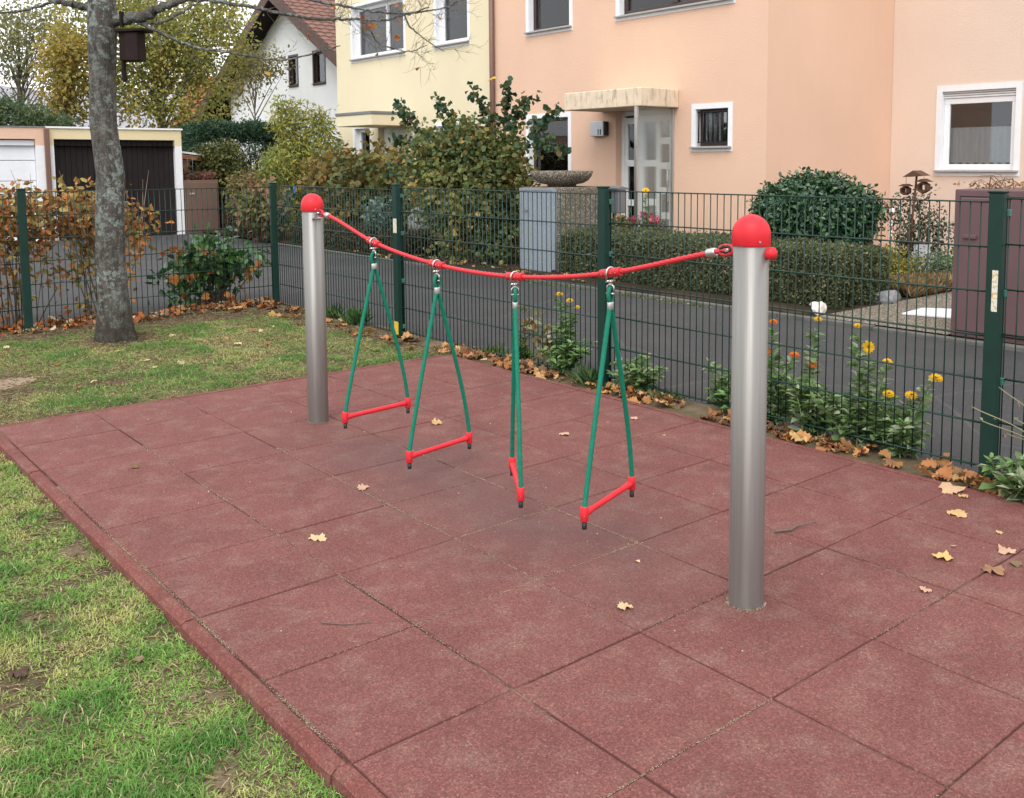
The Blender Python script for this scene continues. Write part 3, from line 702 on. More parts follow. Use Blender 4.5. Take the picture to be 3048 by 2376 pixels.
# leaf of the door with a column of square lights on the hinge side
ubox(mb, PF, 4.55, 4.618, D0+.01, D0+.08, .172, 2.163); ubox(mb, PF, 3.932, 4.02, D0+.01, D0+.08, .172, 2.163)
ubox(mb, PF, 4.22, 4.30, D0+.012, D0+.075, .172, 2.163)
for zz in (.24, .62, 1.0, 1.38, 1.76, 2.11): ubox(mb, PF, 4.02, 4.22, D0+.014, D0+.072, zz-.05, zz+.05)
for zz in (.24, .82, 1.42, 2.11): ubox(mb, PF, 4.30, 4.55, D0+.014, D0+.072, zz-.05, zz+.05)
put('door_rail', mb, M_WPLASTIC, dr, bevel=.004)
put('pane', ubox(MB(), PF, 3.94, 4.97, D0+.038, D0+.044, .19, 2.15), M_GLASS, dr)
put('door_handle', MB().tube([PF(4.0, D0-.05, .85), PF(4.0, D0-.05, 1.4)], .014, 8), M_CHROME, dr)
mb = MB(); ubox(mb, PF, 3.8, 5.1, .9, .92, .1, 2.3); ubox(mb, PF, 3.78, 3.8, .22, .9, .1, 2.3); ubox(mb, PF, 5.1, 5.12, .22, .9, .1, 2.3); ubox(mb, PF, 3.8, 5.1, .22, .9, 2.3, 2.32)
put('room', mb, M_ROOM, dr)
put('doorstep', MB().bb(8.75, X1-.002, 3.75, 5.3, .0, .10), M_AGG, ph, bevel=.01)
put('canopy', MB().bb(8.90, X1-.003, 3.72, 5.37, 2.235, 2.50), M_CANOPY, ph, bevel=.012)
gs = put('glass_screen', MB().bb(8.93, X1-.03, 3.822, 3.834, .12, 2.232), M_RIBGLASS, ph)
mb = MB(); mb.bb(8.905, 8.945, 3.80, 3.855, .1, 2.234); mb.bb(X1-.03, X1-.004, 3.80, 3.855, .1, 2.234); put('screen_post', mb, M_ALU, gs, bevel=.004)
# number lamp
lm = put('number_lamp', MB().bb(X1-.10, X1-.002, 5.235, 5.54, 1.85, 2.09), M_SILVER, ph, bevel=.012, seg=3)
for yy in (5.345, 5.292):
    mb = MB(); mb.bb(X1-.104, X1-.1015, yy-.009, yy+.009, 1.875, 1.96); mb.bb(X1-.104, X1-.1015, yy+.009, yy+.018, 1.940, 1.955); put('digit', mb, M_BLACK, lm)
put('lamp_back', MB().bb(X1-.095, X1-.0025, 5.205, 5.2335, 1.86, 2.08), M_BLACK, lm, bevel=.006)

# --- yellow house
yh = thing('row_house', (X1, 11.1, 0), 'pale yellow rendered house with white casement windows and a flat canopy', 'house', 'row houses across the lane')
YW = [(11.153, 13.411, 3.63, 4.90), (8.926, 10.116, 3.63, 4.90), (8.95, 10.141, 1.1, 2.227), (12.60, 13.41, 1.4, 2.27)]
mb = facade(MB(), YJ+.004, YY1, 0, ZT, [opn(*w) for w in YW]+[(11.30, 12.33, .1, 2.25)], PF, .16); shell(mb, X1, X1+9, YJ+.004, YY1, ZT); put('wall', mb, M_YELLOW, yh)
roof(yh, X1+.02, X1+9, YJ+.004, YY1, ZT, 3)
window(yh, PF, *YW[0], frame=.09, mull=(12.05,), curtain=[(12.95, 13.25, 3.75, 4.8)], fdepth=.12, roomd=.9)
window(yh, PF, *YW[1], frame=.09, curtain=[(9.78, 9.98, 3.75, 4.8)], fdepth=.12, roomd=.9)
window(yh, PF, *YW[2], frame=.08); window(yh, PF, *YW[3], frame=.08)
dy = put('door', ubox(MB(), PF, 11.302, 12.328, .14, .19, .1, 2.248), M_WPLASTIC, yh)
for k in range(3): put('pane', ubox(MB(), PF, 11.45+k*.17, 11.55+k*.17, .134, .142, 1.55, 1.95), M_BLACK, dy)
put('canopy', MB().bb(8.70, X1-.003, 10.885, 12.31, 2.185, 2.40), M_YELLOW, yh, bevel=.01)
put('canopy_flashing', MB().bb(8.685, X1-.003, 10.87, 12.325, 2.401, 2.46), M_GREYMETAL, yh, bevel=.006)
put('bell_panel', MB().bb(X1-.03, X1-.002, 10.92, 11.08, 1.78, 2.04), M_SILVER, yh, bevel=.006)
# downpipe where the two meet
put('downpipe', MB().tube([(X1-.06, YJ, 0), (X1-.06, YJ, ZT)], .048, 14), M_PIPE, yh)

# --- recessed pale house on the right
X0 = 12.853; PP = fx(X0)
pp = thing('row_house', (X0, -2, 0), 'pale peach house set back on the right, one white shuttered window', 'house', 'row houses across the lane')
PWn = (.125, 1.39, 1.215, 2.546)
mb = facade(MB(), -7.5, YP0-.004, 0, ZT, [opn(*PWn, t=.085)], PP, .16); shell(mb, X0, X0+8, -7.5, YP0-.004, ZT); put('wall', mb, M_PALE, pp)
roof(pp, X0+.02, X0+8, -7.5, YP0-.004, ZT, 3)
window(pp, PP, *PWn, trim=.085, frame=.085, shutter=.10, curtain=[(.25, 1.27, 1.40, 1.93)], fdepth=.07)

# --- white gable house far behind
XG, YA, ZA = 14.3, 25.95, 7.35
wh = thing('gable_house', (XG, 26, 0), 'white gabled house with brown tiled roof and two narrow dark windows', 'house')
sl_ = .56
def zr(y): return ZA-sl_*abs(y-YA)
WW = [(25.40, 26.16, 4.06, 5.18), (23.42, 24.35, 4.02, 5.18)]
PG = fx(XG)
mb = MB(); y0, y1 = 20.6, 31.3; ze = 3.6
facade(mb, y0, y1, 0, ze, [], PG, .1)
facade(mb, 22.4, 29.5, ze, 5.36, [opn(*w, t=.0) for w in WW], PG, .14)
mb.add([(XG, y0, ze), (XG, 22.4, ze), (XG, 22.4, 5.36), (XG, y0, zr(y0))], [(0, 1, 2, 3)]); mb.add([(XG, 29.5, ze), (XG, y1, ze), (XG, y1, zr(y1)), (XG, 29.5, 5.36)], [(0, 1, 2, 3)])
mb.add([(XG, 22.4, 5.36), (XG, 29.5, 5.36), (XG, YA, ZA)], [(0, 1, 2)])
shell(mb, XG, XG+10, y0, y1, 3.5); put('wall', mb, M_WHITEWALL, wh)
for w in WW: window(wh, PG, *w, trim=.07, trimmat=M_DFRAME, fmat=M_DFRAME, frame=.06, sillmat=M_DFRAME, curtain=[(w[0]+.15, w[1]-.12, w[2]+.15, w[3]-.25)], fdepth=.08)
mb = MB(); ov = .75
for s, ye in ((-1, 18.9), (1, 33.2)):
    a, b = (XG-ov, YA, ZA+.02), (XG-ov, ye, zr(ye)+.02)
    mb.prism([a, b, (b[0], b[1], b[2]-.0-.22), (a[0], a[1], a[2]-.26)], (11, 0, 0))
rf = put('roof', mb, M_DBROWN, wh)
# rows of tiles lying on the two slopes
for s, ye in ((-1, 18.9), (1, 33.2)):
    mb = MB(); nrow = 26; L = abs(ye-YA)
    for k in range(nrow):
        ya, yb = YA+s*L*k/nrow, YA+s*L*(k+1.12)/nrow
        for q in range(34):
            xa = XG-ov+.03+q*.32
            zc = lambda y, h: zr(y)+.03+h
            mb.add([(xa, ya, zc(ya, .0)), (xa+.16, ya, zc(ya, .035)), (xa+.31, ya, zc(ya, 0)), (xa, yb, zc(yb, .05)), (xa+.16, yb, zc(yb, .085)), (xa+.31, yb, zc(yb, .05))], [(0, 1, 4, 3), (1, 2, 5, 4)])
            mb.add([(xa, yb, zc(yb, .05)), (xa+.16, yb, zc(yb, .085)), (xa+.31, yb, zc(yb, .05)), (xa+.31, yb, zc(yb, -.01)), (xa, yb, zc(yb, -.01))], [(0, 1, 2, 3, 4)])
    to = put('roof_tile', mb, M_ROOFTILE, rf); to['kind'] = 'stuff'
# shingled barge boards
mb = MB()
for s, ye in ((-1, 18.9), (1, 33.2)):
    for k in range(30):
        ya, yb = YA+(ye-YA)*k/30, YA+(ye-YA)*(k+.97)/30
        mb.prism([(XG-ov-.02, ya, zr(ya)+.06), (XG-ov-.02, yb, zr(yb)+.06), (XG-ov-.02, yb, zr(yb)-.36), (XG-ov-.02, ya, zr(ya)-.36)], (.018, 0, 0))
put('barge_board', mb, plain('brown_shingle', (.10, .058, .05), .7, var=.3, scale=6), rf)

# --- house with the orange roof, mostly behind the yellow tree
oh = thing('gable_house', (18.0, 37.4, 0), 'distant house with bright orange tiled roof behind the yellow tree', 'house')
put('wall', MB().bb(15.2, 21, 35.2, 39.6, 0, 3.0), M_WHITEWALL, oh)
put('roof', MB().prism([(15.0, 34.9, 3.0), (15.0, 39.9, 3.0), (15.0, 37.4, 5.3)], (6.2, 0, 0)), M_ORANGETILE, oh)

# --- garages (parallel to the back fence)
YG = 14.39
def fy(y0): return lambda u, d, z: (u, y0+d, z)
PGa = fy(YG)
ga = thing('garage', (5.0, YG, 0), 'cream and white garage with a dark brown door', 'garage', 'garages beyond the back fence')
mb = facade(MB(), 3.70, 6.25, -.03, 1.80, [(3.83, 6.11, -.03, 1.80)], PGa, .12)
put('wall', mb, M_WHITE, ga)
mb = facade(MB(), 3.70, 6.25, 1.80, 2.13, [(3.83, 6.11, 1.80, 1.925)], PGa, .12)
mb.bb(3.71, 6.24, YG+.9, YG+5.6, 0, 2.12)
put('upper_wall', mb, M_CREAM, ga)
gd = put('garage_door', MB().bb(3.80, 6.14, YG+.11, YG+.13, -.02, 1.95), M_GDOOR, ga)
for k in range(22): put('door_board', MB().bb(3.833+k*.1036, 3.833+k*.1036+.098, YG+.092, YG+.110, 0, 1.918), M_GDOOR, gd, bevel=.004)
put('roof_edge', MB().bb(3.705, 6.275, YG-.03, YG+.06, 2.131, 2.165), M_WHITE, ga)
put('roof', MB().bb(3.705, 6.26, YG+.06, YG+5.6, 2.131, 2.15), M_STONE, ga)
g2 = thing('garage', (2.2, YG, 0), 'peach and white garage with a white sectional door', 'garage', 'garages beyond the back fence')
mb = facade(MB(), .6, 3.695, -.03, 1.80, [(.95, 3.51, -.03, 1.80)], PGa, .12); put('wall', mb, M_WHITE, g2)
mb = facade(MB(), .6, 3.695, 1.80, 2.14, [(.95, 3.51, 1.80, 1.92)], PGa, .12); mb.bb(.61, 3.69, YG+.9, YG+5.6, 0, 2.13); put('upper_wall', mb, M_PEACH, g2)
put('roof', MB().bb(.6, 3.69, YG-.02, YG+5.6, 2.141, 2.16), M_STONE, g2)
for k in range(5): put('door_section', MB().bb(.955, 3.505, YG+.06, YG+.09, -.02+k*.386, -.02+(k+1)*.386-.010), M_SECT, g2, bevel=.006)
put('downpipe', MB().bb(3.66, 3.745, YG-.075, YG-.004, -.02, 2.12), M_PIPE, g2, bevel=.01)

# --- brown bin cabinet by the garage with stonecrop on its roof
cb = thing('bin_cabinet', (6.62, YG-.1, 0), 'tall brown metal bin cabinet beside the cream garage, dry red stonecrop on top', 'cabinet')
put('body', MB().bb(6.27, 6.985, YG-.02, YG+.75, -.02, 1.10), M_BROWNMETAL, cb, bevel=.01)
cd_ = put('door', MB().bb(6.31, 6.945, YG-.04, YG-.021, .05, 1.05), M_BROWNMETAL, cb, bevel=.006)
put('handle', MB().bb(6.36, 6.47, YG-.052, YG-.041, .80, .835), M_SILVER, cd_, bevel=.004)
n = 900; P_ = np.c_[rng.uniform(6.28, 6.97, n), rng.uniform(YG, YG+.7, n), 1.11+np.abs(rng.normal(0, .06, n))]
leafmesh('stonecrop', cb, M_DRYLEAF, P_, unit(n, .6), unit(n, .5), rng.uniform(.04, .10, n), pal(n, [(.17, .05, .045, 3), (.12, .075, .05, 3), (.09, .09, .035, 2)]), 'oval')

# --- small wooden shed
sd = thing('shed', (6.75, 15.6, 0), 'small orange wooden shed with a sloping white roof edge behind the bin cabinet', 'shed')
put('wall', MB().bb(6.30, 6.78, 15.4, 16.5, 0, 1.62), M_WOOD, sd)
put('roof', MB().prism([(6.2, 15.3, 1.72), (7.15, 15.3, 1.60), (7.15, 15.3, 1.64), (6.2, 15.3, 1.76)], (0, 1.4, 0)), M_WHITE, sd)
put('fascia', MB().prism([(6.25, 15.32, 1.60), (7.0, 15.32, 1.50), (7.0, 15.32, 1.60), (6.25, 15.32, 1.70)], (0, .02, 0)), M_WOOD, sd)
put('window_pane', MB().bb(6.42, 6.60, 15.385, 15.397, 1.28, 1.50), M_GREYMETAL, sd)
mb = MB()
for k in range(5): mb.tube([(6.32+k*.11, 15.2, .9), (6.32+k*.11, 15.2, 1.6)], .006, 4)
for k in range(7): mb.tube([(6.30, 15.2, .95+k*.11), (6.78, 15.2, .95+k*.11)], .006, 4)
put('lattice', mb, M_GREYMETAL, sd)

# --- dark green board gate
gt = thing('garden_gate', (7.2, 13.9, 0), 'dark green board gate right of the brown bin cabinet', 'gate')
for k in range(7): put('board', MB().bb(6.99+k*.09, 6.99+k*.09+.075, 13.86, 13.88, .05, .95), M_DGATE, gt)
put('rail', MB().bb(6.98, 7.62, 13.885, 13.91, .75, .82), M_DGATE, gt)

# --- concrete bin enclosure with galvanised door, bowl on top
be = thing('bin_enclosure', (7.6, 3.8, 0), 'exposed aggregate concrete bin enclosure with a grey galvanised door', 'bin enclosure')
put('body', MB().bb(7.13, 8.05, 3.47, 4.22, 0, 1.115), M_AGG, be, bevel=.012)
bd = put('door', MB().bb(7.085, 7.128, 3.485, 4.205, .02, 1.10), M_GALV, be, bevel=.008)
put('door_frame', ring(MB(), fx(7.085), 3.482, 4.208, .015, 1.105, .03, -.008, -.001), M_GALV, bd)
put('handle', MB().bb(7.066, 7.083, 4.03, 4.10, .80, .815), M_GREYMETAL, bd)
put('planter_bowl', MB().lathe([(0.0, 0), (.19, 0), (.20, .03), (.29, .045), (.36, .085), (.405, .14), (.428, .205), (.415, .212), (.385, .20), (.33, .14), (0, .11)], (7.55, 3.88, 1.117), 36), M_AGG)
meta(bpy.data.objects['planter_bowl'], 'wide shallow stone bowl standing on the concrete bin enclosure', 'planter')

# --- brown bin box on the right
bx = thing('bin_box', (6.95, -3.0, 0), 'mauve-brown sheet metal bin box at the right edge behind the fence', 'bin box')
put('body', MB().bb(6.56, 7.4, -4.35, -2.14, 0, 1.215), M_MAUVE, bx, bevel=.01)
for k in range(3):
    a = -2.20-k*.72
    d_ = put('door', MB().bb(6.535, 6.557, a-.66, a, .06, 1.15), M_MAUVE, bx, bevel=.008)
    put('handle', MB().bb(6.515, 6.534, a-.15, a-.04, .82, .85), M_MAUVE, d_, bevel=.004)
    put('seam', ring(MB(), fx(6.556), a-.672, a+.012, .048, 1.162, .010, -.002, .0005), M_BLACK, d_)
mb = MB()
for k in range(46):
    a = Vector((rng.uniform(6.6, 7.3), rng.uniform(-4, -2.16), 1.22)); d = Vector((rng.normal(0, .10), rng.normal(.0, .13), rng.uniform(.02, .12)))
    mb.tube([a, a+d*.5+Vector((0, 0, .05)), a+d], [.005, .004, .002], 4, caps=False)
sedt = put('dry_creeper', mb, plain('dry_stalk', (.22, .13, .075), .9, var=.3), bx)
n = 260; P_ = np.c_[rng.uniform(6.57, 7.3, n), rng.uniform(-4.2, -2.1, n), 1.22+np.abs(rng.normal(0, .025, n))]
leafmesh('dry_leaves', bx, M_DRYLEAF, P_, unit(n), unit(n, .8), rng.uniform(.02, .05, n), pal(n, [(.28, .12, .05, 2), (.20, .13, .07, 2)]), 'oval')
mb = MB(); mb.blob((6.75, -2.83, 1.275), (.085, .10, .055), 4, .12); mb.blob((6.72, -2.90, 1.33), (.045, .045, .045), 5, .1); mb.blob((6.78, -2.74, 1.31), (.06, .05, .035), 6, .15)
put('garden_figure', mb, M_WSTONE); meta(bpy.data.objects['garden_figure'], 'small white stone garden figure on top of the mauve-brown bin box', 'ornament')

# --- mailbox behind the enclosure
ml = thing('mailbox', (8.6, 3.92, 0), 'grey metal letterbox on a post behind the fence post, left of the porch', 'mailbox')
put('body', MB().bb(8.5, 8.66, 3.76, 4.10, .72, 1.05), M_GREYMETAL, ml, bevel=.012)
put('lid', MB().prism([(8.47, 3.745, 1.055), (8.69, 3.745, 1.055), (8.69, 3.745, 1.075), (8.58, 3.745, 1.10), (8.47, 3.745, 1.085)], (0, .37, 0)), M_GREYMETAL, ml, bevel=.004)
put('flap', MB().bb(8.49, 8.4985, 3.78, 4.08, .72, .86), M_GREYMETAL, ml)
put('post', MB().tube([(8.58, 3.93, 0), (8.58, 3.93, .72)], .025, 10), M_GREYMETAL, ml)

# ================================================================== PLAY EQUIPMENT
PX = 1.405
def steel_post(y, label, side):
    t = thing('rope_post', (PX, y, 0), label, 'post', 'steel posts of the hanging rope course')
    n = 40; put('tube', MB().lathe([(.0, -.02), (.0572, -.02), (.0572, 1.20), (.0, 1.20)], (PX, y, 0), n), M_STEEL, t)
    prof = [(.0595, 1.185), (.0615, 1.188), (.0615, 1.220)]+[(.0615*math.cos(a), 1.220+.0645*math.sin(a)) for a in np.linspace(0, math.pi/2, 14)[1:]]
    c = put('cap', MB().lathe(prof, (PX, y, 0), n), M_RED, t)
    az = math.atan2(CAM_LOC[1]-y, CAM_LOC[0]-PX)+(.25 if side > 0 else .45)
    p = Vector((PX+.061*math.cos(az), y+.061*math.sin(az), 1.20)); q = p+Vector((math.cos(az), math.sin(az), 0))*.003
    put('screw', MB().tube([p, q], .0035, 8), M_CHROME, c)
    n = 420; a = rng.uniform(0, 6.28, n); rr = .058+np.abs(rng.normal(0, .004, n))
    leafmesh('sand_ring', t, M_DRYLEAF, np.c_[PX+rr*np.cos(a), y+rr*np.sin(a), np.full(n, .0015)], unit(n), unit(n, 2), rng.uniform(.003, .008, n), pal(n, [(.42, .34, .25, 1), (.30, .24, .17, 1)]), 'diamond')
    return t
pl = steel_post(-1.072, 'farther stainless steel post with red dome cap, left', 1)
pr = steel_post(-4.092, 'nearer stainless steel post with red dome cap, right', -1)
# bolt cap on the back of the near post
def sphere_prof(r): return [(r*math.cos(a), r*math.sin(a)) for a in np.linspace(-math.pi/2, math.pi/2, 14)]
put('bolt_cap', MB().lathe(sphere_prof(.021), (PX+.012, -4.160, 1.163), 20), M_RED, pr)
put('bolt_cap', MB().lathe(sphere_prof(.021), (PX-.0, -1.005, 1.185), 20), M_RED, pl)
put('mount_plate', MB().bb(PX-.032, PX+.030, -1.135, -1.124, 1.145, 1.155), M_CHROME, pl, bevel=.002)

# main rope
RK = [(-1.150, 1.183), (-1.235, 1.172), (-1.73, 1.054), (-2.295, .985), (-2.875, .979), (-3.448, 1.043), (-3.935, 1.152), (-4.012, 1.168)]
def rope_path(n=900):
    y = np.array([k[0] for k in RK]); z = np.array([k[1] for k in RK])
    m = np.gradient(z, y)
    out = []
    for t in np.linspace(y[0], y[-1], n):
        i = min(max(np.searchsorted(-y, -t)-1, 0), len(y)-2); h = y[i+1]-y[i]; s = (t-y[i])/h
        out.append((PX, t, (2*s**3-3*s**2+1)*z[i]+(s**3-2*s**2+s)*h*m[i]+(-2*s**3+3*s**2)*z[i+1]+(s**3-s**2)*h*m[i+1]))
    return out
rp = rope_path()
RR = .0087
mr = thing('suspension_rope', (PX, -2.58, .98), 'sagging red twisted rope strung between the two steel posts', 'rope')
put('rope', MB().tube(rp, RR, 18, lob=6, amp=.11, twist=230), M_REDROPE, mr)
rpa = np.array(rp)
def rope_at(y):
    k = int(np.argmin(np.abs(rpa[:, 1]-y))); a, b = rpa[max(k-6, 0)], rpa[min(k+6, len(rpa)-1)]
    return Vector(rpa[k]), Vector(b-a).normalized()
for y, L in ((-1.245, .040), (-3.93, .040)):
    c, t = rope_at(y); put('ferrule', MB().tube([c-t*L/2, c-t*L*.35, c+t*L*.35, c+t*L/2], [.0125, .0145, .0145, .0125], 18), M_ALU, mr)
# eyes round black thimbles at both posts
for ye, sgn in ((-1.165, 1), (-3.995, -1)):
    c, t = rope_at(ye); t = t*sgn*(-1)   # pointing toward the post
    t = Vector((0, sgn, .12)).normalized(); up = Vector((0, 0, 1)); sd_ = t.cross(up).normalized(); u2 = sd_.cross(t)
    c = Vector((PX, ye-.004*sgn, 1.178 if sgn > 0 else 1.163))
    loop = [c+t*(.030*math.cos(a))+u2*(.0135*math.sin(a)) for a in np.linspace(-2.6, 2.6, 40)]
    put('eye', MB().tube(loop, RR*.85, 14, lob=6, amp=.11, twist=230), M_REDROPE, mr)
    loop = [c+t*(.022*math.cos(a))+u2*(.0085*math.sin(a))+Vector((0, 0, .003)) for a in np.linspace(-2.9, 2.9, 30)]
    put('thimble', MB().tube(loop, .0090, 8), M_BLACK, mr)
    put('eye_bolt', MB().tube([c+t*.012-sd_*.016, c+t*.012+sd_*.016], .006, 8).tube([c+t*.012, c+t*.075], .007, 8), M_CHROME, mr)

ST = [(-1.730, 1.051, .946, .916, (1.209, -1.751, .192), (1.601, -1.706, .192), 'farthest rope step, green ropes and red bar beside the left post'),
      (-2.296, .982, .879, .848, (1.215, -2.332, .125), (1.598, -2.263, .125), 'second rope step from the left post, bar side on to the viewer'),
      (-2.875, .977, .872, .843, (1.515, -2.704, .120), (1.292, -3.044, .120), 'rope step twisted end-on so its two green ropes nearly overlap'),
      (-3.447, 1.041, .934, .905, (1.217, -3.507, .185), (1.587, -3.381, .185), 'rope step nearest the right post, green ropes and red bar')]
for y, zs, zf1, zf0, A, B, lab in ST:
    t = thing('rope_step', (PX, y, 0), lab, 'swing step', 'hanging rope steps')
    A = Vector(A); B = Vector(B); ax = (B-A).normalized(); c0 = Vector((PX, y, 0)); perp = Vector((-ax.y, ax.x, 0))
    # clamp sleeve over the main rope
    c, tg = rope_at(y); up = Vector((1, 0, 0)).cross(tg).normalized(); up = up if up.z > 0 else -up; sd_ = tg.cross(up)
    sv = put('sleeve', MB().tube([c-tg*.054, c-tg*.051, c+tg*.051, c+tg*.054], [.0150, .0168, .0168, .0150], 20), M_SLEEVE, t)
    for k in (-.036, -.014, .016, .038):
        q = c+tg*k-sd_*.0
        dv = Vector((CAM_LOC[0]-q.x, CAM_LOC[1]-q.y, 0)); dv = (dv-tg*dv.dot(tg)).normalized()
        put('rivet', MB().tube([q+dv*.0160, q+dv*.0178], .0026, 6), M_CHROME, sv)
    # upper shackle hugging the sleeve, swivel, lower shackle
    zt = c.z
    loop = [Vector((PX, y, 0))+Vector((.0205*math.cos(a), 0, zt+.0205*math.sin(a))) for a in np.linspace(0, math.pi, 14)]
    loop = [Vector((PX+.0205, y, zt-.030))]+loop+[Vector((PX-.0205, y, zt-.030))]
    sh = put('shackle', MB().tube(loop, .0036, 8), M_CHROME, t)
    put('swivel', MB().tube([(PX-.022, y, zt-.031), (PX+.022, y, zt-.031)], .0045, 8).lathe([(.0, zt-.050), (.0075, zt-.049), (.0095, zt-.043), (.006, zt-.038), (.0095, zt-.034), (.008, zt-.027), (0, zt-.026)], (PX, y, 0), 14), M_CHROME, sh)
    ze = zf1+.026       # centre of the rope eye
    l2 = [c0+perp*(.013)+Vector((0, 0, ze+.004)), c0+perp*.013+Vector((0, 0, zt-.050)), c0+perp*.006+Vector((0, 0, zt-.046)), c0-perp*.006+Vector((0, 0, zt-.046)), c0-perp*.013+Vector((0, 0, zt-.050)), c0-perp*.013+Vector((0, 0, ze+.004))]
    put('lower_shackle', MB().tube(l2, .0034, 8).tube([c0+perp*.017+Vector((0, 0, ze+.005)), c0-perp*.017+Vector((0, 0, ze+.005))], .0038, 8), M_CHROME, sh)
    # rope eye with black thimble: lies in the plane of the bar
    loop = [c0+ax*(.0165*math.cos(a))+Vector((0, 0, ze+.027*math.sin(a))) for a in np.linspace(-math.pi*.40, math.pi*1.40, 40)]
    put('rope_eye', MB().tube(loop, .0075, 14, lob=6, amp=.11, twist=230), M_GREENROPE, t)
    loop = [c0+ax*(.0085*math.cos(a))+Vector((0, 0, ze+.018*math.sin(a))) for a in np.linspace(0, 2*math.pi, 28)]
    put('thimble', MB().tube(loop, .0058, 8, caps=False), M_BLACK, t)
    f = MB(); n = 24; ring_ = []
    prof = [(0, zf0), (.0150, zf0), (.0162, zf0+.003), (.0162, zf1-.003), (.0150, zf1), (0, zf1)]
    for r, z in prof: ring_ += [c0+ax*(r*math.cos(2*math.pi*k/n))+perp*(.72*r*math.sin(2*math.pi*k/n))+Vector((0, 0, z)) for k in range(n)]
    f.add(ring_, [(i*n+k, i*n+(k+1) % n, (i+1)*n+(k+1) % n, (i+1)*n+k) for i in range(len(prof)-1) for k in range(n)], True); put('ferrule', f, M_ALU, t)
    zb = A.z
    for E_, s, bow in ((A, -1, .006), (B, 1, .030)):
        p0 = c0+ax*(s*.0070)+Vector((0, 0, zf0+.004)); p3 = Vector((E_.x, E_.y, zb+.018))
        h = p0.z-p3.z
        p1 = p0+(p3-p0)*.34+ax*s*bow*.30; p2 = p0+(p3-p0)*.70+ax*s*bow*1.15
        pts = [p0*(1-q)**3+p1*3*q*(1-q)**2+p2*3*q*q*(1-q)+p3*q**3 for q in np.linspace(0, 1, 230)]
        put('side_rope', MB().tube(pts, .0090, 18, lob=6, amp=.11, twist=230), M_GREENROPE, t)
    bar = [A+ax*k for k in (.006, .03, .045, .06)]+[B-ax*k for k in (.06, .045, .03, .006)]
    put('step_bar', MB().tube(bar, [.0138, .0138, .0128, .0112, .0112, .0128, .0138, .0138], 18), M_RED, t)
    for E_ in (A, B):
        sk = put('socket', MB().lathe([(.0, -.027), (.0138, -.027), (.0150, -.0255), (.0150, .0255), (.0138, .027), (.0, .027)], E_, 20), M_RED, t)
        put('rope_end', MB().lathe([(.0, -.056), (.0088, -.056), (.0095, -.054), (.0095, -.025), (0, -.025)], E_, 16), M_BLACK, sk)
        dv = Vector((CAM_LOC[0]-E_.x, CAM_LOC[1]-E_.y, 0)).normalized()
        put('pin', MB().tube([E_+dv*.0142+Vector((0, 0, -.004)), E_+dv*.0157+Vector((0, 0, -.004))], .0022, 6), M_CHROME, sk)

# ================================================================== FENCES
def fence_run(name, label, posts, wire_off, axis, panels, open_ends):
    """posts: (x, y, top); panels: (start, end, ztop) along axis at wire_off"""
    x0, y0 = posts[0][0], posts[0][1]
    f = thing(name, (x0, y0, 0), label, 'fence', 'green wire mesh fences')
    for (x, y, top) in posts:
        d = (.042, .066) if axis == 'y' else (.066, .042)
        p = put('fence_post', MB().bb(x-d[0]/2, x+d[0]/2, y-d[1]/2, y+d[1]/2, -.08, top-.012), M_FGREEN, f, bevel=.004)
        put('post_cap', MB().bb(x-d[0]/2-.006, x+d[0]/2+.006, y-d[1]/2-.006, y+d[1]/2+.006, top-.012, top), M_FGREEN, p, bevel=.006)
        # flat clamping bar behind the mesh and pale clips
        if axis == 'y':
            put('clamp_bar', MB().bb(wire_off+.008, wire_off+.014, y-.022, y+.022, .02, top-.02), M_FGREEN, p)
            for zz in (.07, .46, .86, top-.10): put('clip', MB().bb(x+.0215, wire_off+.007, y-.042, y-.016, zz-.016, zz+.016), M_CLIP, p, bevel=.003)
        else:
            put('clamp_bar', MB().bb(x-.022, x+.022, wire_off+.008, wire_off+.014, .02, top-.02), M_FGREEN, p)
    vm = hm = None; fl = Vector(f.location)
    hcache = {}
    for (a, b, zt) in panels:
        H = 1.235; nv = int(round((b-a)/.05)); 
        if vm is None:
            m = MB().tube([(0, 0, 0), (0, 0, H)], .0033, 6, smooth=True); vm = bpy.data.meshes.new('vertical_wire'); vm.from_pydata(m.v, [], m.f); vm.materials.append(M_FGREEN); vm.polygons.foreach_set('use_smooth', m.sm)
        for k in range(nv+1):
            s = a+(b-a)*k/nv
            o = bpy.data.objects.new('vertical_wire', vm); COL.objects.link(o); o.parent = f
            o.location = (Vector((wire_off, s, zt-H)) if axis == 'y' else Vector((s, wire_off, zt-H)))-fl
        key = round(b-a, 3)
        if key not in hcache:
            L = b-a; m = MB()
            for q in (-.0060, .0060):
                e = [(q, 0, 0), (q, L, 0)] if axis == 'y' else [(0, q, 0), (L, q, 0)]
                m.tube(e, .0040, 6)
            hm = bpy.data.meshes.new('horizontal_wire'); hm.from_pydata(m.v, [], m.f); hm.materials.append(M_FGREEN); hm.polygons.foreach_set('use_smooth', m.sm); hcache[key] = hm
        for k in range(7):
            z = zt-.004-k*.2025
            o = bpy.data.objects.new('horizontal_wire', hcache[key]); COL.objects.link(o); o.parent = f
            o.location = (Vector((wire_off, a, z)) if axis == 'y' else Vector((a, wire_off, z)))-fl
    return f
FX = 3.205; FW = 3.245
f1 = fence_run('mesh_fence', 'green wire mesh fence along the lane on the right', [(FX, -4.045, 1.318), (FX, -1.51, 1.296), (FX, 1.005, 1.275), (FX, -6.55, 1.33)], FW, 'y',
               [(-6.52, -4.03, 1.285), (-4.00, -1.525, 1.268), (-1.495, .99, 1.246), (1.02, 3.36, 1.226)], None)
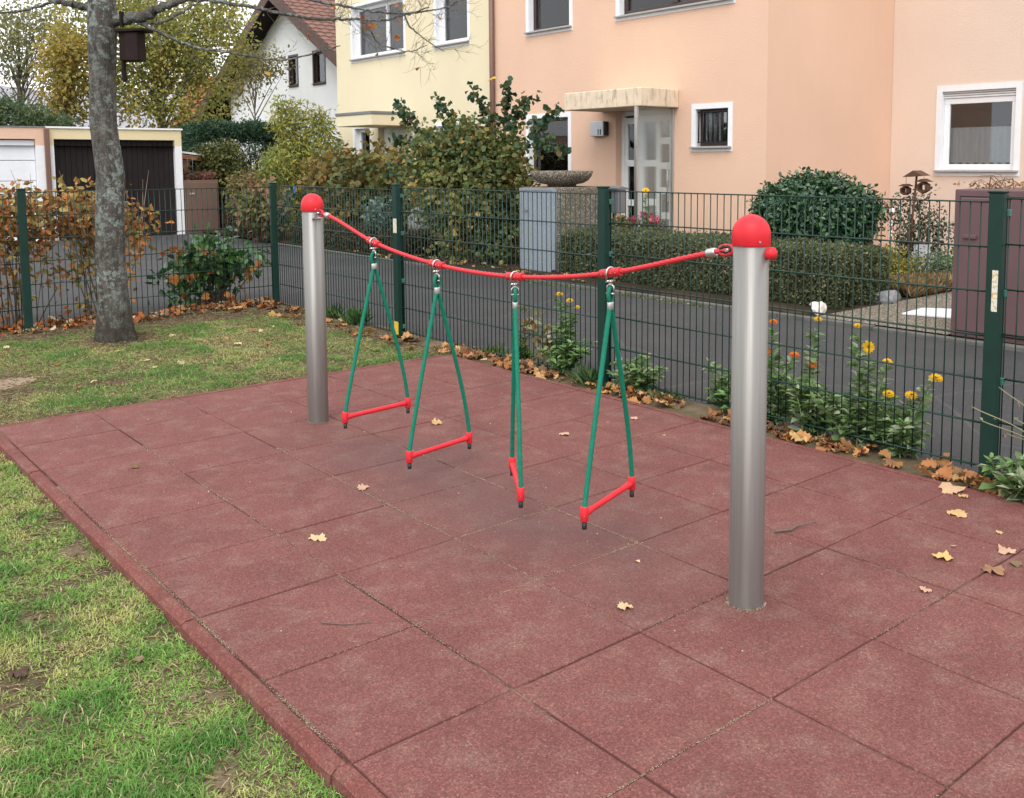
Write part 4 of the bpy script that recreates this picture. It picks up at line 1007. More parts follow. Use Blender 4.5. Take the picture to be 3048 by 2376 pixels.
f2 = fence_run('mesh_fence', 'green wire mesh fence behind the tree at the back of the lawn', [(3.213, 3.405, 1.254), (.895, 3.345, 1.243), (-1.60, 3.30, 1.24), (-4.1, 3.26, 1.24)], 3.40, 'x',
               [(.93, 3.18, 1.212), (-1.57, .86, 1.20), (-4.07, -1.63, 1.20)], None)
# stickers
ps_ = [o for o in f1.children if o.name.startswith('fence_post')]
put('sticker', MB().bb(FX-.0225, FX-.0215, .968, 1.022, .865, .985), M_STICKER, ps_[2])
put('tape', MB().bb(FX-.0228, FX-.0213, .972, 1.036, .005, .115), M_YELLOWTAPE, ps_[2])
put('sticker', MB().bb(FX-.0225, FX-.0215, -4.068, -4.042, .78, .965), M_STICKER, ps_[0])
put('tag', MB().bb(FW-.012, FW-.006, 2.945, 2.965, 1.15, 1.225), M_BLUE, f1)

# ================================================================== BIG TREE WITH NEST BOX
tr = thing('maple_tree', (1.36, 2.43, 0), 'big bare tree with lichen-covered trunk on the lawn, twigs reaching across the top', 'tree')
def bark_tube(mb, pts, rad, n, amp, ph=0):
    pts = [Vector(p) for p in pts]; m = len(pts); vs_ = []
    T = [(pts[min(i+1, m-1)]-pts[max(i-1, 0)]).normalized() for i in range(m)]; N = T[0].cross(Vector((.3, 1, .1))).normalized()
    for i in range(m):
        N = (N-T[i]*N.dot(T[i])).normalized(); B = T[i].cross(N)
        for k in range(n):
            a = 2*math.pi*k/n; z = pts[i].z
            q = 1+amp*(math.sin(3*a+z*2.2+ph)*.5+math.sin(5*a-z*3.1)*.35+math.sin(11*a+z*7)*.22+math.sin(23*a+z*19)*.14)
            if z < .45 and ph == 0: q += (.45-z)**2*1.1*(1+.55*math.sin(5*a+1))
            vs_.append(pts[i]+float(rad[i])*q*(math.cos(a)*N+math.sin(a)*B))
    mb.add(vs_, [(i*n+k, i*n+(k+1) % n, (i+1)*n+(k+1) % n, (i+1)*n+k) for i in range(m-1) for k in range(n)], True)
tc = np.array([(0, 1.352, 2.43), (.3, 1.350, 2.44), (.62, 1.345, 2.465), (1.0, 1.352, 2.44), (1.35, 1.372, 2.43), (1.77, 1.342, 2.465), (2.15, 1.350, 2.457), (2.77, 1.371, 2.44), (3.5, 1.36, 2.46), (4.6, 1.40, 2.5)])
tw = np.array([(0, .128), (.25, .120), (.6, .115), (1.26, .109), (1.64, .104), (2.15, .100), (2.6, .112), (2.85, .10), (3.5, .08), (4.6, .05)])
zz = np.linspace(-.05, 4.6, 110)
mb = MB(); bark_tube(mb, [(np.interp(z, tc[:, 0], tc[:, 1]), np.interp(z, tc[:, 0], tc[:, 2]), z) for z in zz], [np.interp(z, tw[:, 0], tw[:, 1]) for z in zz], 64, .05)
put('trunk', mb, M_BARK, tr)
tips = []
def catmull(p, n=8):
    p = [Vector(q) for q in p]; p = [2*p[0]-p[1]]+p+[2*p[-1]-p[-2]]; out = []
    for i in range(1, len(p)-2):
        for t in np.linspace(0, 1, n, endpoint=False):
            a, b, c, d = p[i-1:i+3]; out.append(.5*((2*b)+(c-a)*t+(2*a-5*b+4*c-d)*t*t+(-a+3*b-3*c+d)*t**3))
    return out+[p[-2]]
def twigs(mb, pts, r0, level, rate, seedv):
    """side shoots along a branch polyline"""
    L = sum((b-a).length for a, b in zip(pts, pts[1:])); nn = max(1, int(L*rate))
    for _ in range(nn):
        k = int(rng.uniform(.25, .98)*(len(pts)-2)); p = pts[k]; t = (pts[k+1]-pts[k]).normalized()
        d = Vector(unit(1)[0]); d = (d-t*d.dot(t)).normalized(); d = (t*rng.uniform(.5, 1.0)+d*rng.uniform(.5, .9)+Vector((0, 0, rng.uniform(-.25, .15)))).normalized()
        ln = rng.uniform(.10, .38)*(1.0 if level == 0 else .45); q = [p]; dd = d.copy(); m = 6
        for _i in range(m):
            dd = (dd+Vector(rng.normal(0, .22, 3))+Vector((0, 0, .06))).normalized(); q.append(q[-1]+dd*ln/m)
        rr = max(.0016, r0*(.30 if level == 0 else .5)*rng.uniform(.6, 1))
        mb.tube(q, [rr*(1-.65*i/m) for i in range(m+1)], 5, caps=False)
        # knobbly buds
        tips.append((q[-1], dd))
        if level < 2: twigs(mb, q, rr, level+1, 13, seedv)
BR = [([(1.42, 2.38, 2.60), (1.635, 2.215, 2.642), (1.704, 2.156, 2.694), (1.879, 2.006, 2.775), (2.1, 1.83, 2.93), (2.4, 1.55, 3.15)], .046, .02, 1),
      ([(1.50, 2.30, 2.625), (1.60, 2.24, 2.585), (1.745, 2.12, 2.495), (1.935, 1.958, 2.394), (2.232, 1.704, 2.33), (2.463, 1.507, 2.285), (2.735, 1.274, 2.365), (2.83, 1.2, 2.40)], .017, .004, 5),
      ([(1.879, 2.006, 2.775), (2.09, 1.826, 2.754), (2.376, 1.581, 2.685), (2.663, 1.336, 2.615), (2.839, 1.185, 2.608), (2.97, 1.07, 2.607), (3.10, .96, 2.60), (3.24, .84, 2.645), (3.38, .72, 2.70)], .017, .005, 14),
      ([(2.25, 1.69, 2.95), (2.63, 1.36, 2.775), (2.86, 1.17, 2.715), (3.05, 1.0, 2.668), (3.22, .86, 2.655), (3.36, .73, 2.672), (3.48, .63, 2.70), (3.62, .52, 2.79)], .013, .004, 14),
      ([(2.97, 1.07, 2.605), (3.02, 1.02, 2.50), (3.06, .99, 2.42), (3.15, .91, 2.375), (3.26, .82, 2.35), (3.36, .73, 2.40)], .008, .003, 14),
      ([(3.22, .86, 2.655), (3.26, .82, 2.55), (3.33, .76, 2.47), (3.40, .70, 2.40), (3.47, .64, 2.35)], .007, .003, 14),
      ([(1.30, 2.48, 2.70), (1.19, 2.58, 2.735), (1.064, 2.703, 2.772), (.93, 2.8, 2.90), (.7, 3.0, 3.1)], .03, .012, 1),
      ([(1.10, 2.66, 2.765), (1.034, 2.728, 2.741), (.888, 2.854, 2.686), (.744, 2.977, 2.675), (.5, 3.15, 2.70)], .013, .006, 2),
      ([(1.62, 2.23, 2.585), (1.75, 2.12, 2.60), (1.90, 1.98, 2.70), (2.05, 1.85, 2.82)], .014, .008, 1),
      ([(1.38, 2.45, 3.2), (1.2, 2.2, 3.7), (1.0, 1.9, 4.4)], .04, .015, 2), ([(1.38, 2.45, 3.4), (1.7, 2.6, 3.9), (2.1, 2.6, 4.6)], .04, .015, 2)]
mbT = MB()
for p, ra, rb, rate in BR:
    q = catmull(p, 9); m = len(q)
    q = [a+Vector(rng.normal(0, ra*.10+.002, 3)) if 0 < i < m-1 else a for i, a in enumerate(q)]
    mbB = MB(); bark_tube(mbB, q, [ra+(rb-ra)*i/(m-1) for i in range(m)], 12, .12, 2); put('branch', mbB, M_BARK, tr)
    twigs(mbT, q, max(rb*1.6, .006), 0, rate, 0)
put('twig', mbT, M_TWIG, tr)['kind'] = 'stuff'
sel = [tips[i] for i in rng.choice(len(tips), min(26, len(tips)), replace=False)]
n = len(sel); P_ = np.array([tuple(a) for a, b in sel])
leafobjs('leaf', tr, M_DRYLEAF, P_, unit(n, -.6), unit(n), rng.uniform(.03, .055, n), pal(n, [(.42, .14, .05, 2), (.45, .28, .04, 1)]), 'maple', .08)
# nest box
nb = thing('nest_box', (1.60, 2.20, 2.25), 'dark wooden nest box with mossy roof hanging on the tree trunk', 'nest box')
u_ = Vector((.76, -.65, 0)); w_ = Vector((.65, .76, 0)); Mx = Matrix(((u_.x, w_.x, 0), (u_.y, w_.y, 0), (0, 0, 1)))
def nbx(cu_, cw, cz, du, dw, dz, tilt=0):
    c = Vector((1.37, 2.33, 0))+u_*(cu_-.028)+w_*cw+Vector((0, 0, cz)); Mm = Mx @ Matrix.Rotation(tilt, 3, 'Y'); return MB().box(c, (du, dw, dz), Mm)
put('backboard', nbx(.135, .03, 2.39, .018, .05, .56), M_DBROWN, nb)
put('box', nbx(.225, .0, 2.385, .150, .15, .225), M_DBROWN, nb, bevel=.003)
put('front', nbx(.250, -.080, 2.38, .098, .012, .215), plain('nest_box_front', (.022, .013, .013), .7, spec=.12, var=.3), nb, bevel=.002)
put('roof', nbx(.245, -.01, 2.508, .235, .19, .018, -.05), M_DBROWN, nb)
n = 700; lu = rng.uniform(-.10, .06, n); lw = rng.uniform(-.09, .08, n)
P_ = np.array([tuple(Vector((1.37, 2.33, 2.519))+u_*(.207+a)+w_*(b-.01)) for a, b in zip(lu, lw)])
leafmesh('moss', nb, M_GRASS, P_, unit(n, 1), unit(n, .5), rng.uniform(.006, .016, n), pal(n, [(.15, .19, .02, 1), (.10, .13, .02, 1)]), 'diamond')

# ================================================================== SHRUBS, HEDGES, TREES
OLIVE = [(.085, .098, .024, 4), (.12, .125, .028, 3), (.20, .16, .03, 3), (.30, .20, .035, 2), (.06, .08, .03, 2)]
# contorted hazel in the middle and its neighbour
HZ = [(.10, .135, .05, 5), (.16, .175, .055, 4), (.25, .21, .06, 2.5), (.36, .25, .07, 1.5), (.06, .11, .055, 5), (.18, .26, .065, 2)]
hz_ = plant('hazel_bush', 'large contorted hazel with curled green-brown leaves left of the bin enclosure', 'shrub', (7.25, 5.35, 0),
      [((7.35, 5.75, 1.1), (.75, 1.35, .70), 5), ((7.35, 5.45, 1.55), (.55, .72, .5), 3), ((7.3, 5.45, .50), (.5, 1.0, .5), 2.5), ((7.3, 6.3, 1.55), (.5, .7, .4), 1.5)], 470, 26, .11, (.045, .085), HZ, 'round', stem_r=.016, crumple=.16, stemn=110, shell=.3)
# curling shoots above it
for pts in ([(7.3, 4.75, 1.9), (7.28, 4.75, 2.25), (7.25, 4.68, 2.54)], [(7.3, 5.0, 1.9), (7.28, 5.25, 2.25), (7.25, 5.48, 2.48)], [(7.3, 6.6, 1.8), (7.25, 7.1, 2.05), (7.25, 7.3, 2.20), (7.25, 7.57, 2.40)],
            [(7.3, 4.3, 1.8), (7.28, 3.95, 2.0), (7.25, 3.62, 2.10)], [(7.3, 4.3, 1.7), (7.25, 3.9, 1.75), (7.22, 3.48, 1.60)], [(7.3, 6.5, 1.6), (7.25, 7.2, 1.75), (7.2, 7.6, 1.85)], [(7.3, 6.0, 1.8), (7.3, 6.2, 2.2), (7.3, 6.5, 2.35)], [(7.3, 6.9, 1.3), (7.25, 7.4, 1.3), (7.2, 7.8, 1.38)], [(7.3, 4.6, 1.9), (7.3, 4.5, 2.15), (7.25, 4.1, 2.30)]):
    q = catmull(pts, 14); q = [a+Vector(rng.normal(0, .022, 3)) for a in q]
    mbS = MB(); PL = []; mbS.tube(q, [.010*(1-.7*i/len(q)) for i in range(len(q))], 6, caps=False)
    for a in q[4:]:
        for _ in range(3): PL.append(tuple(a+Vector(rng.normal(0, .045, 3))))
    sh_ = put('shoot', mbS, M_STEM, hz_); n = len(PL)
    leafmesh('shoot_leaf', sh_, M_LEAF, np.array(PL), unit(n, -.5), unit(n, .2), rng.uniform(.06, .095, n), pal(n, [(.038, .088, .046, 5), (.065, .10, .04, 3), (.16, .13, .04, 1)]), 'round', .2)['kind'] = 'stuff'
plant('hazel_bush', 'broad ochre and brown leaved bush left of the contorted hazel', 'shrub', (7.9, 9.6, 0),
      [((7.9, 9.6, 1.05), (.75, 1.9, .62), 5), ((7.9, 10.6, 1.05), (.6, 1.0, .5), 2), ((7.8, 9.4, .5), (.6, 1.8, .45), 2)], 240, 28, .12, (.07, .125),
      [(.15, .125, .036, 4), (.23, .155, .04, 3), (.10, .10, .034, 3), (.31, .16, .045, 1.5), (.30, .23, .05, 1), (.10, .15, .06, 3)], 'round', stem_r=.018, crumple=.14, stemn=90, shell=.3)
plant('bamboo_clump', 'tall yellow-green bamboo-like shrub with upright shoots before the white gable house', 'shrub', (8.3, 13.3, 0),
      [((8.2, 13.4, 1.25), (.62, .7, .62), 5), ((8.35, 13.2, 1.75), (.35, .4, .4), 1.2), ((8.75, 12.9, 1.6), (.25, .3, .4), .8), ((8.2, 13.3, .6), (.55, .6, .5), 2), ((7.93, 13.3, 2.45), (.06, .06, .32), .6), ((8.22, 13.25, 2.4), (.06, .06, .3), .6), ((8.72, 12.95, 2.2), (.05, .05, .28), .5), ((8.55, 13.1, 2.3), (.05, .05, .25), .4)], 260, 34, .10, (.075, .14),
      [(.40, .37, .07, 4), (.27, .32, .09, 4), (.18, .25, .09, 3), (.46, .37, .07, 2)], 'lance', stem_r=.012, stemn=70, shell=.2)
# garden beds between lane and houses
hedge('clipped_hedge', 'long low clipped grey-green hedge along the lane', 7.02, 7.98, -.78, 3.36, .0, .555, 52000, (.022, .042), [(.088, .110, .048, 4), (.13, .145, .075, 3), (.06, .08, .034, 3), (.20, .19, .09, 1)], 'diamond', M_LEAF, .02)
plant('cherry_laurel', 'big rounded dark green laurel bush behind the low hedge', 'shrub', (9.0, .85, 0), [((9.0, .85, .82), (.66, .76, .42), 6), ((9.0, .85, .5), (.62, .72, .40), 2)], 950, 20, .042, (.042, .075), [(.026, .075, .034, 5), (.042, .105, .043, 4), (.08, .155, .055, 2), (.016, .05, .026, 3)], 'oval', M_GLOSSLEAF, stem_r=.014, stemn=60, up=.9, leafup=.6, shell=.86)
plant('holly_shrub', 'thin dark shrub with small leaves in front of the pale peach wall', 'shrub', (10.8, .5, 0), [((10.8, .52, .70), (.28, .45, .33), 1), ((10.8, .45, .35), (.25, .40, .3), .6)], 95, 20, .06, (.03, .055), [(.03, .055, .024, 3), (.06, .075, .03, 2), (.045, .05, .02, 2)], 'oval', M_GLOSSLEAF, stem_r=.008, stemn=60, shell=.1)
plant('golden_shrub', 'small yellow variegated shrub at the right end of the low hedge', 'shrub', (9.0, -.18, 0), [((9.0, -.18, .26), (.24, .22, .22), 1)], 60, 22, .05, (.025, .045), [(.36, .30, .04, 3), (.22, .22, .04, 2), (.10, .13, .04, 1)], 'oval', stem_r=.006, stemn=15)
plant('silver_shrub', 'grey-green variegated ground shrub right of the yellow one', 'shrub', (9.4, -.40, 0), [((9.4, -.42, .20), (.25, .28, .17), 1)], 60, 22, .05, (.025, .045), [(.20, .24, .15, 2), (.09, .14, .07, 3), (.30, .33, .22, 1)], 'oval', stem_r=.006, stemn=12)
plant('hosta_plant', 'bright green broad-leaved plant in the bed by the pale wall', 'plant', (9.9, -.55, 0), [((9.9, -.55, .15), (.25, .28, .12), 1)], 26, 10, .05, (.09, .15), [(.07, .18, .04, 2), (.11, .22, .05, 2)], 'oval', stem_r=.005, stemn=12, stem_mat=M_GSTEM)
# dry ornamental grass strip
n = 5200; b = np.c_[rng.uniform(8.3, 9.7, n), rng.uniform(-.86, -.45, n), np.full(n, .02)]
o = leafmesh('dry_grass', None, M_DRYLEAF, b, unit(n, 1.3), unit(n), rng.uniform(.09, .22, n), pal(n, [(.34, .25, .13, 4), (.24, .17, .08, 3), (.17, .17, .06, 1)]), 'lance', 0, (9, -.65, .02), .35); meta(o, 'strip of dry straw-coloured grass beside the aggregate path', 'grass', None, 'stuff')
n = 5000; b = np.c_[rng.uniform(8.0, 9.2, n), rng.uniform(-.5, .1, n), np.full(n, .02)]
o = leafmesh('garden_lawn', None, M_GRASS, b, unit(n, 1.6), unit(n), rng.uniform(.03, .06, n), pal(n, [(.11, .19, .03, 3), (.16, .22, .05, 2)]), 'lance', 0, (8.6, -.2, .02), .5); meta(o, 'small patch of green lawn beyond the low hedge', 'grass', None, 'stuff')
mb = MB().blob((6.66, -.80, .07), (.075, .065, .07), 31, .22, 2); put('white_rock', mb, M_WSTONE); meta(bpy.data.objects['white_rock'], 'white rock at the kerb where the low hedge ends', 'rock')
mb = MB().blob((7.85, -.80, .05), (.19, .14, .10), 13, .25, 2); put('grey_rock', mb, M_STONE); meta(bpy.data.objects['grey_rock'], 'dark grey rock at the edge of the aggregate path', 'rock')
mb = MB().prism([(7.17, -1.36, .026), (7.62, -1.32, .026), (7.80, -1.60, .026), (7.27, -1.80, .026)], (0, 0, .012)); put('doormat_board', mb, M_WHITE); meta(bpy.data.objects['doormat_board'], 'white board lying flat on the aggregate path', 'board')
bp = plain('block_white', (.5, .5, .52), .8); mb = MB().bb(10.6, 10.72, .28, .44, .27, .36).bb(10.55, 10.78, .25, .47, .02, .265); put('garden_block', mb, bp); meta(bpy.data.objects['garden_block'], 'small pale block low against the pale peach wall', 'block')
# bird feeder stand
bf = thing('bird_feeder', (10.5, .42, 0), 'brown wooden bird feeder stand with little roof and two hanging houses', 'bird feeder')
put('pole', MB().tube([(10.5, .44, 0), (10.5, .42, .7), (10.5, .375, 1.27)], .014, 8), M_FEEDER, bf)
put('roof', MB().prism([(10.4, .52, 1.235), (10.4, .24, 1.255), (10.4, .375, 1.32)], (.2, 0, 0)), M_FEEDER, bf)
for (yc, zc, s) in ((.52, 1.07, .85), (.275, 1.115, 1.1)):
    h_ = put('feeder_house', MB().prism([(10.42, yc+.085*s, zc+.055*s), (10.42, yc-.085*s, zc+.055*s), (10.42, yc, zc+.09*s)], (.16, 0, 0)), M_FEEDER, bf)
    ri = MB(); n = 6; 
    for k in range(n):
        a0, a1 = 2*math.pi*k/n, 2*math.pi*(k+1)/n
        for (ra, rb) in ((.068*s, .045*s),):
            ri.prism([(10.44, yc+ra*math.sin(a0), zc-.01+ra*math.cos(a0)), (10.44, yc+ra*math.sin(a1), zc-.01+ra*math.cos(a1)), (10.44, yc+rb*math.sin(a1), zc-.01+rb*math.cos(a1)), (10.44, yc+rb*math.sin(a0), zc-.01+rb*math.cos(a0))], (.11, 0, 0))
    put('feeder_ring', ri, M_FEEDER, h_); put('hanger', MB().tube([(10.5, yc, zc+.085*s), (10.5, yc, 1.24)], .003, 5), M_FEEDER, h_)
pk = thing('garden_stick', (10.2, .53, 0), 'red and white beaded ornamental garden stick beside the laurel', 'ornament')
put('stick', MB().tube([(10.2, .55, 0), (10.2, .53, .95)], .006, 6), M_STEM, pk)
for k in range(7): put('bead', MB().lathe(sphere_prof(.016), (10.2, .535, .45+k*.045), 10), M_RED if k % 3 == 0 else M_WHITE, pk)
put('finial', MB().lathe([(.034, .80), (.03, .83), (.012, .845), (0, .85)], (10.2, .532, 0), 12), M_WHITE, pk)
# plants at the porch
plant('flowering_plant', 'white and pale pink flowers by the letterbox', 'flowers', (8.4, 3.9, 0), [((8.4, 3.95, .48), (.16, .17, .15), 1)], 40, 9, .05, (.04, .065), [(.62, .52, .60, 3), (.10, .15, .05, 2), (.55, .28, .42, 1)], 'round', stem_r=.005, stemn=12)
plant('flowering_plant', 'orange flowers in front of the porch glass', 'flowers', (8.4, 3.62, 0), [((8.4, 3.64, .52), (.12, .14, .16), 1)], 30, 9, .045, (.04, .06), [(.62, .20, .03, 2), (.10, .15, .05, 3)], 'round', stem_r=.005, stemn=10)
plant('heather_bush', 'rounded dark olive bush with pink blooms before the porch glass', 'shrub', (8.45, 3.17, 0), [((8.45, 3.17, .45), (.26, .33, .22), 1)], 120, 20, .045, (.03, .05), [(.08, .085, .03, 5), (.12, .12, .05, 3)], 'lance', stem_r=.006, stemn=30)
plant('flowering_plant', 'row of dark pink blooms above the olive bush', 'flowers', (8.45, 3.25, 0), [((8.42, 3.38, .68), (.06, .05, .03), 1), ((8.42, 3.22, .72), (.06, .05, .03), 1), ((8.42, 2.98, .68), (.06, .05, .03), 1)], 14, 8, .02, (.03, .045), [(.50, .07, .15, 3), (.5, .16, .12, 1)], 'round', stem_r=.004, stemn=14)
# planting along the yard edge, left part
hedge('clipped_hedge', 'low dark brown-green hedge at the lane edge left of the hazel', 6.72, 7.35, 6.5, 10.4, .0, .34, 17000, (.03, .055), [(.04, .045, .02, 4), (.075, .06, .03, 3), (.10, .06, .035, 2)], 'diamond', M_LEAF, .03)
plant('silvery_bush', 'blue-grey leaved bush beside the fence post, left of the hazel', 'shrub', (6.95, 7.45, 0), [((6.95, 7.5, .60), (.22, .33, .26), 1)], 45, 10, .06, (.07, .12), [(.12, .20, .17, 2), (.07, .12, .09, 2), (.20, .27, .24, 1)], 'oval', stem_r=.007, stemn=20)
plant('hydrangea_bush', 'hydrangea with fading pink flower heads behind the corner fence post', 'shrub', (6.6, 11.2, 0), [((6.6, 11.2, .62), (.42, .5, .42), 1)], 90, 18, .09, (.08, .13), [(.10, .14, .04, 4), (.17, .18, .05, 2), (.30, .13, .10, 2), (.28, .17, .11, 1)], 'oval', stem_r=.008, stemn=30)
plant('flowering_bush', 'bush topped with dusty pink flower heads right of the brown bin cabinet', 'shrub', (7.0, 13.1, 0), [((7.0, 13.1, .98), (.30, .30, .24), 3), ((7.0, 13.1, .5), (.22, .22, .4), 1)], 80, 18, .07, (.06, .10), [(.34, .20, .13, 3), (.22, .20, .06, 3), (.12, .13, .04, 3)], 'oval', stem_r=.007, stemn=25)
hedge('clipped_hedge', 'low reddish-brown hedge in front of the dark green gate', 6.66, 7.2, 11.7, 13.3, .0, .48, 9000, (.03, .06), [(.075, .06, .03, 3), (.12, .06, .045, 2), (.05, .055, .022, 3)], 'diamond', M_LEAF, .04)
hedge('conifer_hedge', 'tall dark green conifer hedge right of the garages', 7.1, 9.3, 15.9, 17.0, 0, 2.26, 26000, (.06, .13), [(.036, .080, .046, 4), (.045, .10, .055, 3), (.07, .12, .055, 2)], 'lance', M_LEAF, .10, round_=.3)
plant('topiary_bush', 'rounded clipped olive-green bush above the brown bin cabinet', 'shrub', (7.45, 15.4, 0), [((7.45, 15.35, 1.35), (.55, .55, .52), 1)], 230, 22, .07, (.05, .09), [(.065, .085, .022, 4), (.12, .125, .03, 3), (.16, .15, .04, 2), (.04, .06, .02, 2)], 'oval', stem_r=.01, trunk=(.05, 1.2), stemn=40, shell=.7, up=1.0)
bl = MB(); bl.blob((7.75, 7.55, .42), (.22, .48, .46), 22, .10); put('boulder', bl, plain('pale_granite', (.36, .36, .38), .85, var=.3, scale=12, bump=.5, bscale=40, bdist=.01)); meta(bpy.data.objects['boulder'], 'big pale grey boulder half hidden behind the hazel leaves', 'boulder')
br = thing('blue_rail', (7.5, 9.6, 0), 'low bright blue slatted plastic edging behind the dark hedge', 'edging')
for k in range(24): put('slat', MB().bb(7.44, 7.46, 8.75+k*.075, 8.75+k*.075+.06, .05, .30), M_BLUE, br)
put('rail', MB().bb(7.461, 7.475, 8.75, 10.53, .18, .22), M_BLUE, br)
# shrubs hard behind the back fence
BEECH = [(.46, .185, .06, 4), (.38, .145, .05, 3), (.34, .24, .09, 3), (.34, .31, .10, 3), (.24, .15, .07, 2), (.20, .22, .07, 1.2)]
for (a, bl_, lab) in (((.95, 3.85), [((.95, 3.85, .95), (.42, .22, .26), 3), ((1.0, 3.85, .45), (.45, .25, .45), .7)], 'copper-leaved beech bush behind the left fence post'),
                 ((1.62, 3.86), [((1.55, 3.86, 1.02), (.36, .22, .20), 3), ((1.85, 3.86, .75), (.36, .22, .28), 1.6), ((1.65, 3.86, .35), (.4, .25, .35), .6)], 'copper and yellow beech bush directly behind the tree trunk'),
                 ((.1, 3.85), [((.1, 3.85, .95), (.5, .22, .27), 2), ((.1, 3.85, .4), (.5, .25, .4), 1.2)], 'copper-leaved beech bush at the left edge behind the fence')):
    plant('beech_bush', lab, 'shrub', (a[0], a[1], -.02), bl_, 150, 9, .065, (.045, .08), BEECH, 'oval', M_DRYLEAF, stem_r=.009, crumple=.12, stemn=13, shell=.1, group='beech bushes behind the back fence', jit=.25)
mb = MB()
for k in range(34):
    a = Vector((rng.uniform(.4, 2.1), 3.86+rng.normal(0, .1), .8)); e = a+Vector((rng.normal(0, .16), rng.normal(0, .08), rng.uniform(.25, .60)))
    mb.tube([a, (a+e)/2+Vector(rng.normal(0, .02, 3)), e], [.004, .003, .0015], 4, caps=False)
put('bare_shoot', mb, plain('pale_twig', (.24, .19, .14), .85, var=.25), bpy.data.objects['beech_bush'])
plant('laurel_bush', 'glossy green laurel shrub behind the back fence, right of the tree', 'shrub', (2.78, 4.0, -.02), [((2.80, 4.0, .45), (.36, .26, .24), 4), ((2.45, 3.95, .22), (.28, .22, .16), 1.5), ((3.15, 4.0, .42), (.22, .2, .12), 1)], 85, 11, .06, (.065, .11), [(.04, .12, .03, 4), (.07, .17, .04, 3), (.025, .07, .025, 3), (.12, .22, .05, 1)], 'oval', M_GLOSSLEAF, stem_r=.010, stemn=55, up=.8, shell=.2)
n = 34; P_ = np.c_[rng.uniform(2.3, 3.2, n), rng.uniform(3.7, 4.1, n), rng.uniform(.05, .6, n)]
leafobjs('caught_leaf', bpy.data.objects['laurel_bush'], M_DRYLEAF, P_, unit(n), unit(n, .4), rng.uniform(.06, .11, n), pal(n, [(.42, .15, .05, 2), (.35, .18, .06, 1)]), 'maple', .12)

# background trees
def sc(p, D, D0): 
    c = np.array(CAM_LOC); return tuple(c+(np.array(p)-c)*D/D0)
YT = [(.48, .40, .10, 3), (.40, .37, .10, 4), (.30, .32, .095, 6), (.21, .245, .08, 5), (.54, .38, .10, .8)]
def bt(name, label, D, blobs, nclump, nleaf, cs, ls, palette, trunkr, group, D0=27, tm_='oval', shell=.1, stemn=110):
    s = D/D0
    bb = [(sc(c, D, D0), tuple(np.array(r)*s), w) for c, r, w in blobs]
    cx = np.average([b[0] for b in bb], axis=0, weights=[b[2] for b in bb])
    zmax = max(b[0][2]+b[1][2] for b in bb)
    return plant(name, label, 'tree', (cx[0], cx[1], -.1), bb, nclump, nleaf, cs, ls, palette, tm_, M_TREELEAF, stem_r=.02, stem_mat=M_TWIG, trunk=(trunkr, zmax*.9), foliage='crown', group=group, stemn=stemn, shell=shell, jit=.22)
bt('birch_tree', 'large yellow-leaved tree filling the view behind the garages', 32, [((7.3, 19.5, 4.6), (1.5, 1.4, 1.3), 5), ((6.6, 19.8, 5.6), (1.3, 1.2, 1.2), 3), ((8.6, 19.1, 4.3), (1.3, 1.2, 1.2), 3.5), ((7.8, 19.3, 3.0), (1.7, 1.2, .8), 3), ((8.8, 19.0, 5.4), (1.0, 1.0, .8), 1.5), ((6.3, 19.9, 3.3), (1.0, 1.0, .8), 1.5)], 640, 34, .26, (.08, .13), YT, .14, 'trees behind the garages', stemn=45)
bt('poplar_tree', 'thin airy grey-green tree with sky showing through at the far left', 34, [((4.2, 20.5, 4.5), (.8, .8, .55), 2), ((5.0, 20.3, 4.9), (.7, .7, .5), 2), ((4.6, 20.4, 3.9), (.9, .9, .5), 1.6), ((5.5, 20.2, 4.3), (.45, .5, .7), 1.4), ((3.3, 20.7, 3.4), (.8, .8, .5), 1)], 150, 30, .24, (.08, .13), [(.27, .29, .17, 3), (.21, .23, .13, 3), (.38, .34, .12, 2)], .08, 'trees behind the garages', stemn=45)
bt('birch_tree', 'golden-leaved tree between the airy tree and the big trunk', 31, [((5.6, 20.1, 4.0), (.55, .6, .9), 3), ((5.5, 20.2, 3.0), (.6, .6, .35), 1.3)], 115, 24, .2, (.10, .16), [(.50, .38, .10, 4), (.40, .31, .09, 3), (.25, .24, .07, 3)], .08, 'trees behind the garages', stemn=45)
bt('olive_tree', 'small olive-leaved tree overlapping the roof of the white gable house', 29, [((9.75, 18.75, 3.95), (.45, .45, .5), 2), ((9.45, 18.85, 3.2), (.5, .5, .45), 1.5), ((10.25, 18.5, 4.0), (.35, .35, .35), .7)], 75, 20, .17, (.06, .11), [(.20, .185, .07, 3), (.14, .15, .06, 3), (.30, .23, .07, 2)], .025, 'trees behind the garages', stemn=8)
bt('pine_tree', 'dense blue-green pine bush above the peach garage at the left edge', 29, [((3.3, 20.6, 2.6), (.9, .8, .62), 3), ((4.4, 20.5, 2.45), (.9, .8, .58), 3), ((5.3, 20.3, 2.2), (.6, .6, .4), 1)], 260, 34, .13, (.10, .19), [(.09, .15, .085, 4), (.12, .18, .09, 3), (.17, .21, .09, 2), (.30, .27, .10, .7)], .10, 'trees behind the garages', tm_='lance', shell=.3)
